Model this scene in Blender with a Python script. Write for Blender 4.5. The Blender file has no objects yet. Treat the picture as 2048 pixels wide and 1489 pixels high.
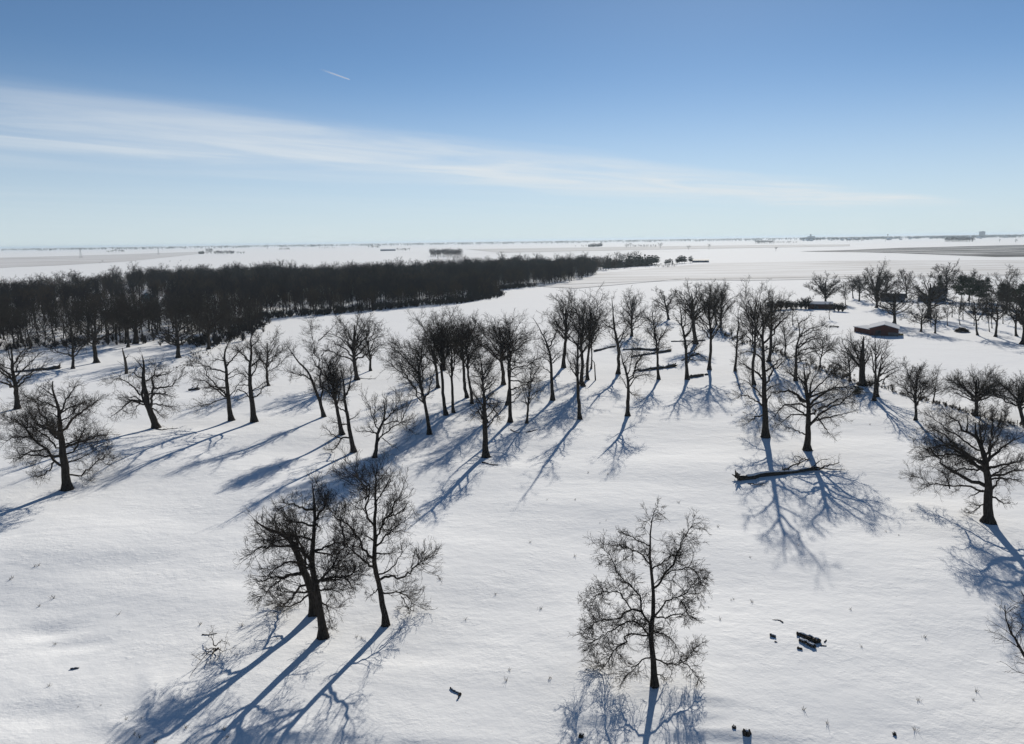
import bpy, math, random
import numpy as np
from mathutils import Matrix, Vector

scene = bpy.context.scene
rad = math.radians
COL = scene.collection

# ------------------------------------------------------------------ camera
F_PX, CX, CY = 1560.0, 1024.0, 744.5          # focal length and centre in photo pixels (2048 x 1489)
CAM_H = 42.0
PITCH = math.atan(263.5 / F_PX)
ROLL = 0.0142
_f = np.array([0.0, math.cos(PITCH), -math.sin(PITCH)])
_r0 = np.array([1.0, 0.0, 0.0])
_u0 = np.array([0.0, math.sin(PITCH), math.cos(PITCH)])
_r = math.cos(ROLL) * _r0 - math.sin(ROLL) * _u0
_u = math.cos(ROLL) * _u0 + math.sin(ROLL) * _r0
CAM = np.array([0.0, 0.0, CAM_H])
cam_data = bpy.data.cameras.new('camera')
cam = bpy.data.objects.new('camera', cam_data)
COL.objects.link(cam)
cam.matrix_world = Matrix(((_r[0], _u[0], -_f[0], 0), (_r[1], _u[1], -_f[1], 0), (_r[2], _u[2], -_f[2], CAM_H), (0, 0, 0, 1)))
cam_data.sensor_fit = 'HORIZONTAL'
cam_data.sensor_width = 36.0
cam_data.lens = 36.0 * F_PX / 2048.0
cam_data.clip_start = 0.5
cam_data.clip_end = 300000.0
scene.camera = cam

# ------------------------------------------------------------------ light and sky
SUN_EL, SUN_AZ = rad(23.0), rad(14.0)          # azimuth measured from +Y (the view direction) to the right
sun_dir = Vector((math.sin(SUN_AZ) * math.cos(SUN_EL), math.cos(SUN_AZ) * math.cos(SUN_EL), math.sin(SUN_EL)))
sd = bpy.data.lights.new('sun', 'SUN')
sd.energy = 5.0
sd.angle = rad(0.5)
sd.color = (1.0, 0.94, 0.84)
so = bpy.data.objects.new('sun', sd)
so.rotation_euler = (-sun_dir).to_track_quat('-Z', 'Y').to_euler()
so.location = (0, 0, 200)
COL.objects.link(so)

SKY_STRENGTH = 0.076
world = bpy.data.worlds.new('World')
scene.world = world
world.use_nodes = True


def node(nt, kind, loc=(0, 0), **kw):
    n = nt.nodes.new(kind)
    n.location = loc
    for k, v in kw.items():
        setattr(n, k, v)
    return n


def math_node(nt, op, a, b=None, clamp=False):
    n = nt.nodes.new('ShaderNodeMath')
    n.operation = op
    n.use_clamp = clamp
    for i, v in enumerate((a, b)):
        if v is None:
            continue
        if isinstance(v, (int, float)):
            n.inputs[i].default_value = v
        else:
            nt.links.new(v, n.inputs[i])
    return n.outputs[0]


def smooth(nt, val, a, b):
    n = nt.nodes.new('ShaderNodeMapRange')
    n.interpolation_type = 'SMOOTHSTEP'
    n.inputs['From Min'].default_value = a
    n.inputs['From Max'].default_value = b
    nt.links.new(val, n.inputs['Value'])
    return n.outputs['Result']


def mix_col(nt, fac, a, b, blend='MIX'):
    n = nt.nodes.new('ShaderNodeMix')
    n.data_type = 'RGBA'
    n.blend_type = blend
    for sock, v in ((n.inputs[0], fac), (n.inputs[6], a), (n.inputs[7], b)):
        if isinstance(v, (int, float)):
            sock.default_value = v
        elif isinstance(v, tuple):
            sock.default_value = (v[0], v[1], v[2], 1.0)
        else:
            nt.links.new(v, sock)
    return n.outputs[2]


def build_world():
    nt = world.node_tree
    nt.nodes.clear()
    out = node(nt, 'ShaderNodeOutputWorld')
    bg = node(nt, 'ShaderNodeBackground')
    bg.inputs['Strength'].default_value = SKY_STRENGTH
    tc = node(nt, 'ShaderNodeTexCoord')
    sep = node(nt, 'ShaderNodeSeparateXYZ')
    nt.links.new(tc.outputs['Generated'], sep.inputs[0])
    zc = math_node(nt, 'ADD', math_node(nt, 'MAXIMUM', sep.outputs[2], 0.0), 0.018)
    comb = node(nt, 'ShaderNodeCombineXYZ')
    nt.links.new(sep.outputs[0], comb.inputs[0])
    nt.links.new(sep.outputs[1], comb.inputs[1])
    nt.links.new(zc, comb.inputs[2])
    sky = node(nt, 'ShaderNodeTexSky')
    sky.sky_type = 'NISHITA'
    sky.sun_disc = False
    sky.sun_elevation = SUN_EL
    sky.sun_rotation = SUN_AZ
    sky.altitude = 100
    sky.air_density = 0.6
    sky.dust_density = 0.03
    sky.ozone_density = 2.0
    nt.links.new(comb.outputs[0], sky.inputs['Vector'])
    # cirrus on a high plane
    zz = math_node(nt, 'MAXIMUM', sep.outputs[2], 0.02)
    px = math_node(nt, 'DIVIDE', sep.outputs[0], zz)
    py = math_node(nt, 'DIVIDE', sep.outputs[1], zz)
    across = math_node(nt, 'SUBTRACT', math_node(nt, 'MULTIPLY', px, 0.75), math_node(nt, 'MULTIPLY', py, 0.66))
    along = math_node(nt, 'ADD', math_node(nt, 'MULTIPLY', px, 0.66), math_node(nt, 'MULTIPLY', py, 0.75))
    cv = node(nt, 'ShaderNodeCombineXYZ')
    nt.links.new(math_node(nt, 'MULTIPLY', along, 0.22), cv.inputs[0])
    nt.links.new(math_node(nt, 'MULTIPLY', across, 0.62), cv.inputs[1])
    n1 = node(nt, 'ShaderNodeTexNoise')
    n1.inputs['Scale'].default_value = 1.1
    n1.inputs['Detail'].default_value = 9
    n1.inputs['Roughness'].default_value = 0.58
    n1.inputs['Distortion'].default_value = 0.6
    nt.links.new(cv.outputs[0], n1.inputs['Vector'])
    cv2 = node(nt, 'ShaderNodeCombineXYZ')
    nt.links.new(math_node(nt, 'MULTIPLY', along, 0.10), cv2.inputs[0])
    nt.links.new(math_node(nt, 'MULTIPLY', across, 0.35), cv2.inputs[1])
    cv2.inputs[2].default_value = 3.7
    n2 = node(nt, 'ShaderNodeTexNoise')
    n2.inputs['Scale'].default_value = 1.6
    n2.inputs['Detail'].default_value = 4
    nt.links.new(cv2.outputs[0], n2.inputs['Vector'])
    wob = math_node(nt, 'ADD', across, math_node(nt, 'MULTIPLY', math_node(nt, 'SUBTRACT', n2.outputs['Fac'], 0.5), 2.6))
    m_in = smooth(nt, wob, -5.0, -7.0)
    m_out = smooth(nt, wob, -12.5, -7.5)
    band = math_node(nt, 'MULTIPLY', m_in, m_out)
    dens = math_node(nt, 'ADD', math_node(nt, 'MULTIPLY', smooth(nt, n1.outputs['Fac'], 0.30, 0.70), 0.74), 0.22)
    run = math_node(nt, 'MULTIPLY', math_node(nt, 'ADD', math_node(nt, 'MULTIPLY', smooth(nt, along, 0.0, 9.0), 0.45), 0.52), smooth(nt, along, 36.0, 22.0))
    fac = math_node(nt, 'MULTIPLY', math_node(nt, 'MULTIPLY', band, dens), run)
    # thin veil elsewhere, stronger towards the horizon
    veil = math_node(nt, 'MULTIPLY', smooth(nt, n2.outputs['Fac'], 0.40, 0.75), 0.10)
    fac = math_node(nt, 'MAXIMUM', fac, math_node(nt, 'MULTIPLY', veil, smooth(nt, wob, -3.0, -9.0)))
    fac = math_node(nt, 'MULTIPLY', fac, 0.95, clamp=True)
    air = math_node(nt, 'MULTIPLY', math_node(nt, 'POWER', smooth(nt, sep.outputs[2], 0.23, -0.03), 1.3), 0.88)
    clear = mix_col(nt, 1.0, sky.outputs[0], (0.87, 1.0, 1.025), 'MULTIPLY')
    base = mix_col(nt, air, clear, (7.6, 8.45, 8.85))
    cloud = mix_col(nt, fac, base, (9.0, 9.5, 9.8))
    nt.links.new(cloud, bg.inputs['Color'])
    nt.links.new(bg.outputs[0], out.inputs['Surface'])


build_world()
scene.view_settings.view_transform = 'Standard'
scene.view_settings.look = 'None'
scene.view_settings.exposure = 0.14
scene.view_settings.gamma = 1.0
scene.cycles.max_bounces = 4
scene.cycles.diffuse_bounces = 2
scene.cycles.glossy_bounces = 1
scene.cycles.transmission_bounces = 2
scene.cycles.transparent_max_bounces = 8
scene.cycles.volume_bounces = 0
scene.cycles.use_adaptive_sampling = True
scene.cycles.adaptive_threshold = 0.003
scene.cycles.use_denoising = True
scene.cycles.denoiser = 'OPENIMAGEDENOISE'
scene.cycles.denoising_input_passes = 'RGB_ALBEDO_NORMAL'
scene.cycles.denoising_prefilter = 'ACCURATE'
scene.cycles.caustics_reflective = False
scene.cycles.caustics_refractive = False


# ------------------------------------------------------------------ photo geometry
def ray(x, y):
    return _f + _r * ((x - CX) / F_PX) + _u * ((CY - y) / F_PX)


def ground_flat(x, y):
    d = ray(x, y)
    t = -CAM_H / d[2]
    return CAM + d * t


GW = []
_rg = np.random.default_rng(5)
for _i in range(26):
    lam = _rg.uniform(9, 60)
    th = _rg.normal(math.pi / 2, 0.75)
    GW.append((2 * math.pi / lam * math.cos(th), 2 * math.pi / lam * math.sin(th), _rg.uniform(0, 6.28), 0.0021 * lam))
BUMPS = []


def add_bump(px, py, amp, sx, sy, rot=0.0):
    p = ground_flat(px, py)
    BUMPS.append((p[0], p[1], amp, sx, sy, math.cos(rot), math.sin(rot)))


def add_ledge(px, py, amp, sx, w, rot=0.0):
    # a drift whose steep face looks to the camera
    p = ground_flat(px, py)
    BUMPS.append((p[0], p[1], amp, sx, -w, math.cos(rot), math.sin(rot)))


add_bump(95, 1255, -0.45, 4.0, 2.0, 0.1)
add_bump(150, 1285, -0.25, 4.0, 1.5, 0.1)
add_bump(300, 1400, 0.32, 0.8, 4.0, 0.35)
add_bump(345, 1395, 0.28, 0.7, 3.5, 0.35)
add_bump(270, 1465, 0.3, 4.0, 0.8, -0.5)
add_ledge(1195, 1447, 0.42, 2.6, 0.55)
add_ledge(1225, 1410, 0.25, 2.2, 0.5, 0.1)
add_ledge(1410, 1415, 0.32, 3.2, 0.6, -0.12)
add_ledge(1385, 1447, 0.3, 3.0, 0.5, 0.02)
add_ledge(1450, 1480, 0.4, 6.0, 0.5, -0.05)
add_ledge(560, 1478, 0.45, 5.5, 0.6, 0.1)
add_ledge(800, 1485, 0.25, 6.0, 0.5, 0.0)
add_bump(820, 1310, -0.25, 5.0, 2.0, 0.0)
add_bump(540, 1150, -0.3, 6.0, 3.0, 0.2)
add_bump(240, 1130, -0.3, 7.0, 3.5, 0.1)
add_bump(60, 1430, -0.25, 5.0, 2.0, 0.0)


def terrain(x, y):
    x = np.asarray(x, float)
    y = np.asarray(y, float)
    z = np.zeros(np.broadcast(x, y).shape)
    for a, b, ph, am in GW:
        z = z + am * np.sin(a * x + b * y + ph)
    d = np.hypot(x, y)
    z = z * 0.9 * np.clip((330 - d) / 200, 0.0, 1.0)
    for bx, by, am, sx, sy, c, s in BUMPS:
        am = am * 0.95
        dx, dy = x - bx, y - by
        u, v = dx * c + dy * s, -dx * s + dy * c
        g = np.exp(-(u / sx) ** 2)
        if sy > 0:
            z = z + am * g * np.exp(-(v / sy) ** 2)
        else:
            z = z + am * g / (1 + np.exp(-np.clip(v / -sy * 3, -40, 40))) * np.exp(-np.clip(v, 0, None) / 6.0)
    return z


def ground(x, y):
    d = ray(x, y)
    z = 0.0
    for _ in range(4):
        t = (z - CAM_H) / d[2]
        p = CAM + d * t
        z = float(terrain(p[0], p[1]))
    return np.array([p[0], p[1], z])


# ------------------------------------------------------------------ object helpers
def tag(o, label=None, cat=None, group=None, kind=None):
    if label:
        o['label'] = label
    if cat:
        o['category'] = cat
    if group:
        o['group'] = group
    if kind:
        o['kind'] = kind
    return o


def link(name, data, parent=None, loc=None):
    o = bpy.data.objects.new(name, data)
    COL.objects.link(o)
    if loc is not None:
        o.location = loc
    if parent:
        o.parent = parent
    return o


def empty(name, loc, label, cat, group=None):
    o = link(name, None, None, loc)
    o.empty_display_size = 0.5
    return tag(o, label, cat, group)


def mesh_np(name, V, Q, mat, smooth_shade=True, midx=None):
    """V (n,3), Q (m,4) quads or (m,3) triangles"""
    me = bpy.data.meshes.new(name)
    V = np.ascontiguousarray(V, np.float32)
    Q = np.ascontiguousarray(Q, np.int32)
    m, s = Q.shape
    me.vertices.add(len(V))
    me.vertices.foreach_set('co', V.ravel())
    me.loops.add(m * s)
    me.loops.foreach_set('vertex_index', Q.ravel())
    me.polygons.add(m)
    me.polygons.foreach_set('loop_start', np.arange(0, m * s, s, dtype=np.int32))
    me.polygons.foreach_set('loop_total', np.full(m, s, np.int32))
    me.update(calc_edges=True)
    if smooth_shade:
        me.polygons.foreach_set('use_smooth', np.ones(m, bool))
    for mm in (mat if isinstance(mat, (list, tuple)) else [mat]):
        me.materials.append(mm)
    if midx is not None:
        me.polygons.foreach_set('material_index', np.ascontiguousarray(midx, np.int32))
    return me


class Geo:
    def __init__(self):
        self.V, self.Q, self.n = [], [], 0

    def add(self, V, Q):
        self.V.append(V)
        self.Q.append(Q + self.n)
        self.n += len(V)

    def tubes(self, P, R, S, jit=0.0, rng=None, cap=False):
        P = np.asarray(P, float)
        R = np.asarray(R, float)
        if P.ndim == 2:
            P, R = P[None], R[None]
        if cap:
            P = np.concatenate([P[:, :1], P, P[:, -1:]], 1)
            R = np.concatenate([R[:, :1] * 0.01, R, R[:, -1:] * 0.01], 1)
        B, K, _ = P.shape
        T = np.gradient(P, axis=1)
        if cap:
            T[:, 0], T[:, 1] = T[:, 2], T[:, 2]
            T[:, -1], T[:, -2] = T[:, -3], T[:, -3]
        T /= np.linalg.norm(T, axis=2, keepdims=True) + 1e-9
        mt = T.mean(1)
        ref = np.where(np.abs(mt[:, 2:3]) > 0.75, np.array([[1.0, 0.2, 0.0]]), np.array([[0.1, 0.2, 1.0]]))
        U = np.cross(T, ref[:, None, :])
        U /= np.linalg.norm(U, axis=2, keepdims=True) + 1e-9
        W = np.cross(T, U)
        a = np.arange(S) * 2 * math.pi / S
        ring = U[:, :, None, :] * np.cos(a)[None, None, :, None] + W[:, :, None, :] * np.sin(a)[None, None, :, None]
        RR = R[:, :, None]
        if jit and rng is not None:
            RR = RR * (1 + rng.uniform(-jit, jit, (B, K, S)))
        else:
            RR = np.repeat(RR, S, 2)
        V = P[:, :, None, :] + ring * RR[..., None]
        b = (np.arange(B) * K * S)[:, None, None]
        k = (np.arange(K - 1) * S)[None, :, None]
        s = np.arange(S)[None, None, :]
        s2 = (np.arange(S) + 1) % S
        s2 = s2[None, None, :]
        q = np.stack([b + k + s, b + k + s2, b + k + S + s2, b + k + S + s], -1)
        self.add(V.reshape(-1, 3), q.reshape(-1, 4))

    def box(self, c, h, ang=0.0):
        c, h = np.asarray(c, float), np.asarray(h, float)
        v = np.array([[-1, -1, -1], [1, -1, -1], [1, 1, -1], [-1, 1, -1], [-1, -1, 1], [1, -1, 1], [1, 1, 1], [-1, 1, 1]], float) * h
        ca, sa = math.cos(ang), math.sin(ang)
        v = np.stack([v[:, 0] * ca - v[:, 1] * sa, v[:, 0] * sa + v[:, 1] * ca, v[:, 2]], 1) + c
        q = np.array([[0, 3, 2, 1], [4, 5, 6, 7], [0, 1, 5, 4], [1, 2, 6, 5], [2, 3, 7, 6], [3, 0, 4, 7]])
        self.add(v, q)

    def mesh(self, name, mat, smooth_shade=True):
        return mesh_np(name, np.concatenate(self.V), np.concatenate(self.Q), mat, smooth_shade)

    def obj(self, name, mat, parent=None, loc=None, smooth_shade=True):
        return link(name, self.mesh(name, mat, smooth_shade), parent, loc)


# ------------------------------------------------------------------ materials
def new_mat(name):
    m = bpy.data.materials.new(name)
    m.use_nodes = True
    nt = m.node_tree
    b = nt.nodes['Principled BSDF']
    return m, nt, b


def noise_mat(name, c1, c2, scale=6.0, rough=0.9, bump=0.0, coord='Object', stretch=(1, 1, 1), spec=0.2):
    m, nt, b = new_mat(name)
    tc = node(nt, 'ShaderNodeTexCoord')
    mp = node(nt, 'ShaderNodeMapping')
    mp.inputs['Scale'].default_value = stretch
    nt.links.new(tc.outputs[coord], mp.inputs[0])
    n = node(nt, 'ShaderNodeTexNoise')
    n.inputs['Scale'].default_value = scale
    n.inputs['Detail'].default_value = 5
    nt.links.new(mp.outputs[0], n.inputs['Vector'])
    f = smooth(nt, n.outputs['Fac'], 0.3, 0.7)
    nt.links.new(mix_col(nt, f, c1, c2), b.inputs['Base Color'])
    b.inputs['Roughness'].default_value = rough
    b.inputs['Specular IOR Level'].default_value = spec
    if bump:
        bp = node(nt, 'ShaderNodeBump')
        bp.inputs['Strength'].default_value = 0.8
        bp.inputs['Distance'].default_value = bump
        nt.links.new(n.outputs['Fac'], bp.inputs['Height'])
        nt.links.new(bp.outputs[0], b.inputs['Normal'])
    return m


M_BARK = noise_mat('bark', (0.018, 0.015, 0.013), (0.052, 0.044, 0.037), 9.0, 0.95, 0.03, stretch=(1, 1, 0.25), spec=0.1)
M_TWIG = noise_mat('twig_bark', (0.024, 0.020, 0.018), (0.048, 0.040, 0.032), 0.8, 0.95, spec=0.1)
M_WOODTWIG = noise_mat('wood_twig', (0.014, 0.013, 0.015), (0.028, 0.024, 0.023), 0.05, 0.95, coord='Object', spec=0.05)
M_NEEDLE = noise_mat('pine_needles', (0.012, 0.020, 0.012), (0.035, 0.050, 0.028), 1.2, 0.8, spec=0.2)
M_DEAD = noise_mat('dead_wood', (0.030, 0.025, 0.021), (0.085, 0.070, 0.056), 7.0, 0.95, 0.03, spec=0.1)
M_WEED = noise_mat('dry_weed', (0.05, 0.04, 0.03), (0.12, 0.09, 0.055), 3.0, 0.95, spec=0.05)
M_BRUSH = noise_mat('brown_brush', (0.045, 0.034, 0.026), (0.11, 0.08, 0.05), 0.7, 0.95, spec=0.05)
M_RED = noise_mat('red_barn_boards', (0.055, 0.020, 0.018), (0.10, 0.034, 0.028), 1.2, 0.85, stretch=(6, 6, 0.3))
M_GREYWALL = noise_mat('grey_house_wall', (0.10, 0.12, 0.15), (0.15, 0.17, 0.20), 2.0, 0.8)
M_BLUEWALL = noise_mat('blue_siding', (0.09, 0.17, 0.22), (0.13, 0.22, 0.28), 1.0, 0.7)
M_BLOCK = noise_mat('concrete_block', (0.11, 0.10, 0.10), (0.17, 0.16, 0.15), 2.0, 0.9)
M_DARKROOF = noise_mat('dark_shingles', (0.03, 0.03, 0.035), (0.06, 0.06, 0.065), 3.0, 0.9)
M_WHITEWALL = noise_mat('pale_wall', (0.5, 0.5, 0.5), (0.62, 0.62, 0.61), 1.0, 0.7)
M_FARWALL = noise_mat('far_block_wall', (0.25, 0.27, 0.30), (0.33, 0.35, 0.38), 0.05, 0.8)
M_WINDOW = noise_mat('window_glass', (0.02, 0.025, 0.03), (0.04, 0.045, 0.05), 1.0, 0.15, spec=0.5)
M_STEEL = noise_mat('galvanised_steel', (0.16, 0.17, 0.19), (0.24, 0.25, 0.27), 0.5, 0.6)
M_STRAW = noise_mat('straw', (0.25, 0.18, 0.07), (0.38, 0.29, 0.13), 8.0, 0.95)
M_SNOWCAP = noise_mat('snow_cap', (0.56, 0.58, 0.61), (0.64, 0.65, 0.67), 2.0, 1.0, spec=0.0)


def snow_material(name, stub=0.0, stub_scale=(0.004, 0.02), ang=0.0, c=(0.20, 0.16, 0.12), bump=True, base_f=0.0):
    m, nt, b = new_mat(name)
    geo = node(nt, 'ShaderNodeNewGeometry')
    mp = node(nt, 'ShaderNodeMapping')
    mp.inputs['Rotation'].default_value = (0, 0, 0.15)
    mp.inputs['Scale'].default_value = (0.85, 1.0, 1.0)
    nt.links.new(geo.outputs['Position'], mp.inputs[0])

    def nz(scale, detail, rough=0.55, v=mp.outputs[0]):
        n = node(nt, 'ShaderNodeTexNoise')
        n.inputs['Scale'].default_value = scale
        n.inputs['Detail'].default_value = detail
        n.inputs['Roughness'].default_value = rough
        nt.links.new(v, n.inputs['Vector'])
        return n.outputs['Fac']
    big = nz(0.035, 3)
    mid = nz(0.38, 5, 0.6)
    big2 = nz(0.11, 2)
    lump = nz(1.05, 3, 0.5)
    fine = nz(2.6, 5, 0.65)
    col = mix_col(nt, big, (0.83, 0.84, 0.85), (0.88, 0.885, 0.885))
    # grass tips poking through the crust
    speck = nz(3.3, 2, 0.5)
    sm = math_node(nt, 'MULTIPLY', smooth(nt, speck, 0.695, 0.76), smooth(nt, nz(0.09, 2), 0.45, 0.62))
    col = mix_col(nt, math_node(nt, 'MULTIPLY', sm, 0.55), col, (0.22, 0.18, 0.13))
    if stub:
        mp2 = node(nt, 'ShaderNodeMapping')
        mp2.inputs['Rotation'].default_value = (0, 0, ang)
        mp2.inputs['Scale'].default_value = (stub_scale[0], stub_scale[1], 1)
        nt.links.new(geo.outputs['Position'], mp2.inputs[0])
        s1 = nz(1.0, 6, 0.6, mp2.outputs[0])
        s2 = nz(0.23, 2, 0.5, mp2.outputs[0])
        f = math_node(nt, 'MULTIPLY', smooth(nt, s1, 0.30, 0.70), math_node(nt, 'ADD', math_node(nt, 'MULTIPLY', s2, 1.0), 0.3))
        f = math_node(nt, 'MULTIPLY', f, stub, clamp=True)
        if base_f:
            f = math_node(nt, 'MAXIMUM', f, base_f)
        col = mix_col(nt, f, col, c)
    nt.links.new(col, b.inputs['Base Color'])
    b.inputs['Roughness'].default_value = 0.9
    b.inputs['Specular IOR Level'].default_value = 0.02
    if bump:
        h0 = math_node(nt, 'MULTIPLY', math_node(nt, 'MULTIPLY', smooth(nt, lump, 0.50, 0.80), smooth(nt, nz(0.07, 2), 0.42, 0.60)), 0.05)
        h = math_node(nt, 'ADD', math_node(nt, 'MULTIPLY', math_node(nt, 'MULTIPLY', mid, 0.44), math_node(nt, 'ADD', big2, 0.15)), math_node(nt, 'MULTIPLY', math_node(nt, 'MULTIPLY', fine, 0.06), smooth(nt, big2, 0.35, 0.65)))
        h = math_node(nt, 'ADD', h, h0)
        bp = node(nt, 'ShaderNodeBump')
        bp.inputs['Strength'].default_value = 1.0
        bp.inputs['Distance'].default_value = 0.55
        nt.links.new(h, bp.inputs['Height'])
        nt.links.new(bp.outputs[0], b.inputs['Normal'])
    return m


M_SNOW = snow_material('snow')

# ------------------------------------------------------------------ ground sheet


def axis(lo_fine, hi_fine, step, lo, hi, g=1.07):
    a = list(np.arange(lo_fine, hi_fine + 1e-6, step))
    s, x = step, a[-1]
    while x < hi:
        s *= g
        x += s
        a.append(x)
    s, x = step, a[0]
    b = []
    while x > lo:
        s *= g
        x -= s
        b.append(x)
    return np.array(b[::-1] + a)


gx = axis(-95, 95, 0.6, -90000, 90000)
gy = axis(52, 190, 0.6, -40000, 110000)
GX, GY = np.meshgrid(gx, gy)
GZ = terrain(GX, GY)
nx, ny = len(gx), len(gy)
ii = np.arange(nx * ny).reshape(ny, nx)
Q = np.stack([ii[:-1, :-1], ii[:-1, 1:], ii[1:, 1:], ii[1:, :-1]], -1).reshape(-1, 4)
g_me = mesh_np('snow_ground', np.stack([GX, GY, GZ], -1).reshape(-1, 3), Q, M_SNOW)
tag(link('snow_ground', g_me), kind='structure')


def field(name, pts, mat, z):
    v = [ground_flat(*p) for p in pts]
    me = bpy.data.meshes.new(name)
    me.from_pydata([(p[0], p[1], z) for p in v], [], [list(range(len(v)))])
    me.materials.append(mat)
    tag(link(name, me), kind='structure')


field('stubble_field', [(1600, 503.5), (1700, 500.5), (1800, 496.5), (1900, 494), (2060, 490), (2300, 484), (2300, 512), (2060, 514), (1990, 514.5),
                        (1900, 511), (1800, 507), (1720, 505)],
      snow_material('plough_soil', 2.2, (0.003, 0.03), 0.05, (0.05, 0.05, 0.055), False, 0.38), 0.5)
field('pale_field', [(1020, 570), (1200, 547), (1420, 527), (1700, 522), (2300, 520), (2300, 562), (2000, 552), (1500, 562), (1350, 560), (1150, 578)],
      snow_material('thin_snow', 0.55, (0.006, 0.05), 0.1, (0.26, 0.22, 0.18), False, 0.08), 0.3)
field('grey_field', [(-300, 519), (0, 516), (150, 512), (400, 504), (420, 506), (260, 523), (120, 531), (-300, 548)],
      snow_material('grey_stubble', 0.75, (0.003, 0.02), -0.15, (0.24, 0.20, 0.18), False, 0.28), 0.4)
field('middle_field', [(930, 499), (1250, 494), (1500, 491), (1700, 489.5), (1700, 493), (1400, 498), (1250, 501), (1000, 506)],
      snow_material('mid_stubble', 0.9, (0.001, 0.02), 0.0, (0.24, 0.2, 0.17), False, 0.22), 0.6)
for k, pl in enumerate([[(1000, 576), (1250, 565), (1450, 559), (1700, 554), (2100, 549)], [(1640, 524), (1850, 528), (2100, 537)],
                        [(760, 504), (900, 509), (1000, 507), (1400, 503)], [(1000, 500.5), (1250, 498), (1480, 496)]]):
    pts = [ground_flat(*p) for p in pl]
    v, f = [], []
    w = 1.2 + 0.0012 * pts[0][1]
    for p in pts:
        v += [(p[0], p[1] - w, 0.72 + 0.02 * k), (p[0], p[1] + w, 0.72 + 0.02 * k)]
    for j in range(len(pts) - 1):
        f.append((2 * j, 2 * j + 2, 2 * j + 3, 2 * j + 1))
    me = bpy.data.meshes.new('field_track')
    me.from_pydata(v, [], f)
    me.materials.append(snow_material('track_soil', 0.9, (0.02, 0.05), 0, (0.2, 0.17, 0.14), False))
    tag(link('field_track', me), kind='structure')


# ------------------------------------------------------------------ tree growing
def resample(P, K):
    P = np.asarray(P, float)
    d = np.r_[0, np.cumsum(np.linalg.norm(np.diff(P[:, :3], axis=0), axis=1))]
    t = np.linspace(0, d[-1], K)
    # Catmull-Rom like smoothing through a dense linear path
    out = np.stack([np.interp(t, d, P[:, i]) for i in range(P.shape[1])], 1)
    o2 = out.copy()
    o2[1:-1] = 0.25 * out[:-2] + 0.5 * out[1:-1] + 0.25 * out[2:]
    return o2


def grow(rng, P, R, N, tmin, ratio, ang, trop, wander, K, rk, rmin, maxlen, zmin=0.25):
    B, Kp, _ = P.shape
    seg = np.linalg.norm(np.diff(P, axis=1), axis=2)
    L = seg.sum(1)
    idx = rng.choice(B, N, p=L / L.sum())
    t = tmin + (1 - tmin) * rng.random(N) ** 0.85
    ft = np.clip(t * (Kp - 1), 0, Kp - 1.001)
    k = ft.astype(int)
    w = (ft - k)[:, None]
    A, Bp = P[idx, k], P[idx, k + 1]
    pos = A * (1 - w) + Bp * w
    tan = Bp - A
    tan /= np.linalg.norm(tan, axis=1, keepdims=True) + 1e-9
    rp = R[idx, k] * (1 - w[:, 0]) + R[idx, k + 1] * w[:, 0]
    rv = rng.normal(size=(N, 3))
    rv -= (rv * tan).sum(1, keepdims=True) * tan
    rv /= np.linalg.norm(rv, axis=1, keepdims=True) + 1e-9
    a = rng.uniform(ang[0], ang[1], N)[:, None]
    d = tan * np.cos(a) + rv * np.sin(a)
    ln = np.minimum(L[idx] * rng.uniform(ratio[0], ratio[1], N) * (1.2 - 0.65 * t), maxlen * rng.uniform(0.7, 1.1, N))
    r0 = np.minimum(rp * rng.uniform(0.5, 0.8, N), np.maximum(ln * rk, rmin))
    r0 = np.maximum(r0, rmin)
    step = (ln / (K - 1))[:, None]
    pts = [pos]
    nz = rng.normal(size=(N, 3)) * wander
    for j in range(K - 1):
        nz = 0.45 * nz + rng.normal(size=(N, 3)) * wander
        d = d + nz
        d[:, 2] += trop
        d /= np.linalg.norm(d, axis=1, keepdims=True) + 1e-9
        q = pts[-1] + d * step
        q[:, 2] = np.maximum(q[:, 2], zmin)
        pts.append(q)
    PP = np.stack(pts, 1)
    s = np.linspace(0, 1, K)[None]
    RR = r0[:, None] * (1 - s) + np.maximum(r0[:, None] * 0.35, rmin * 0.6) * s
    return PP, RR


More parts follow.
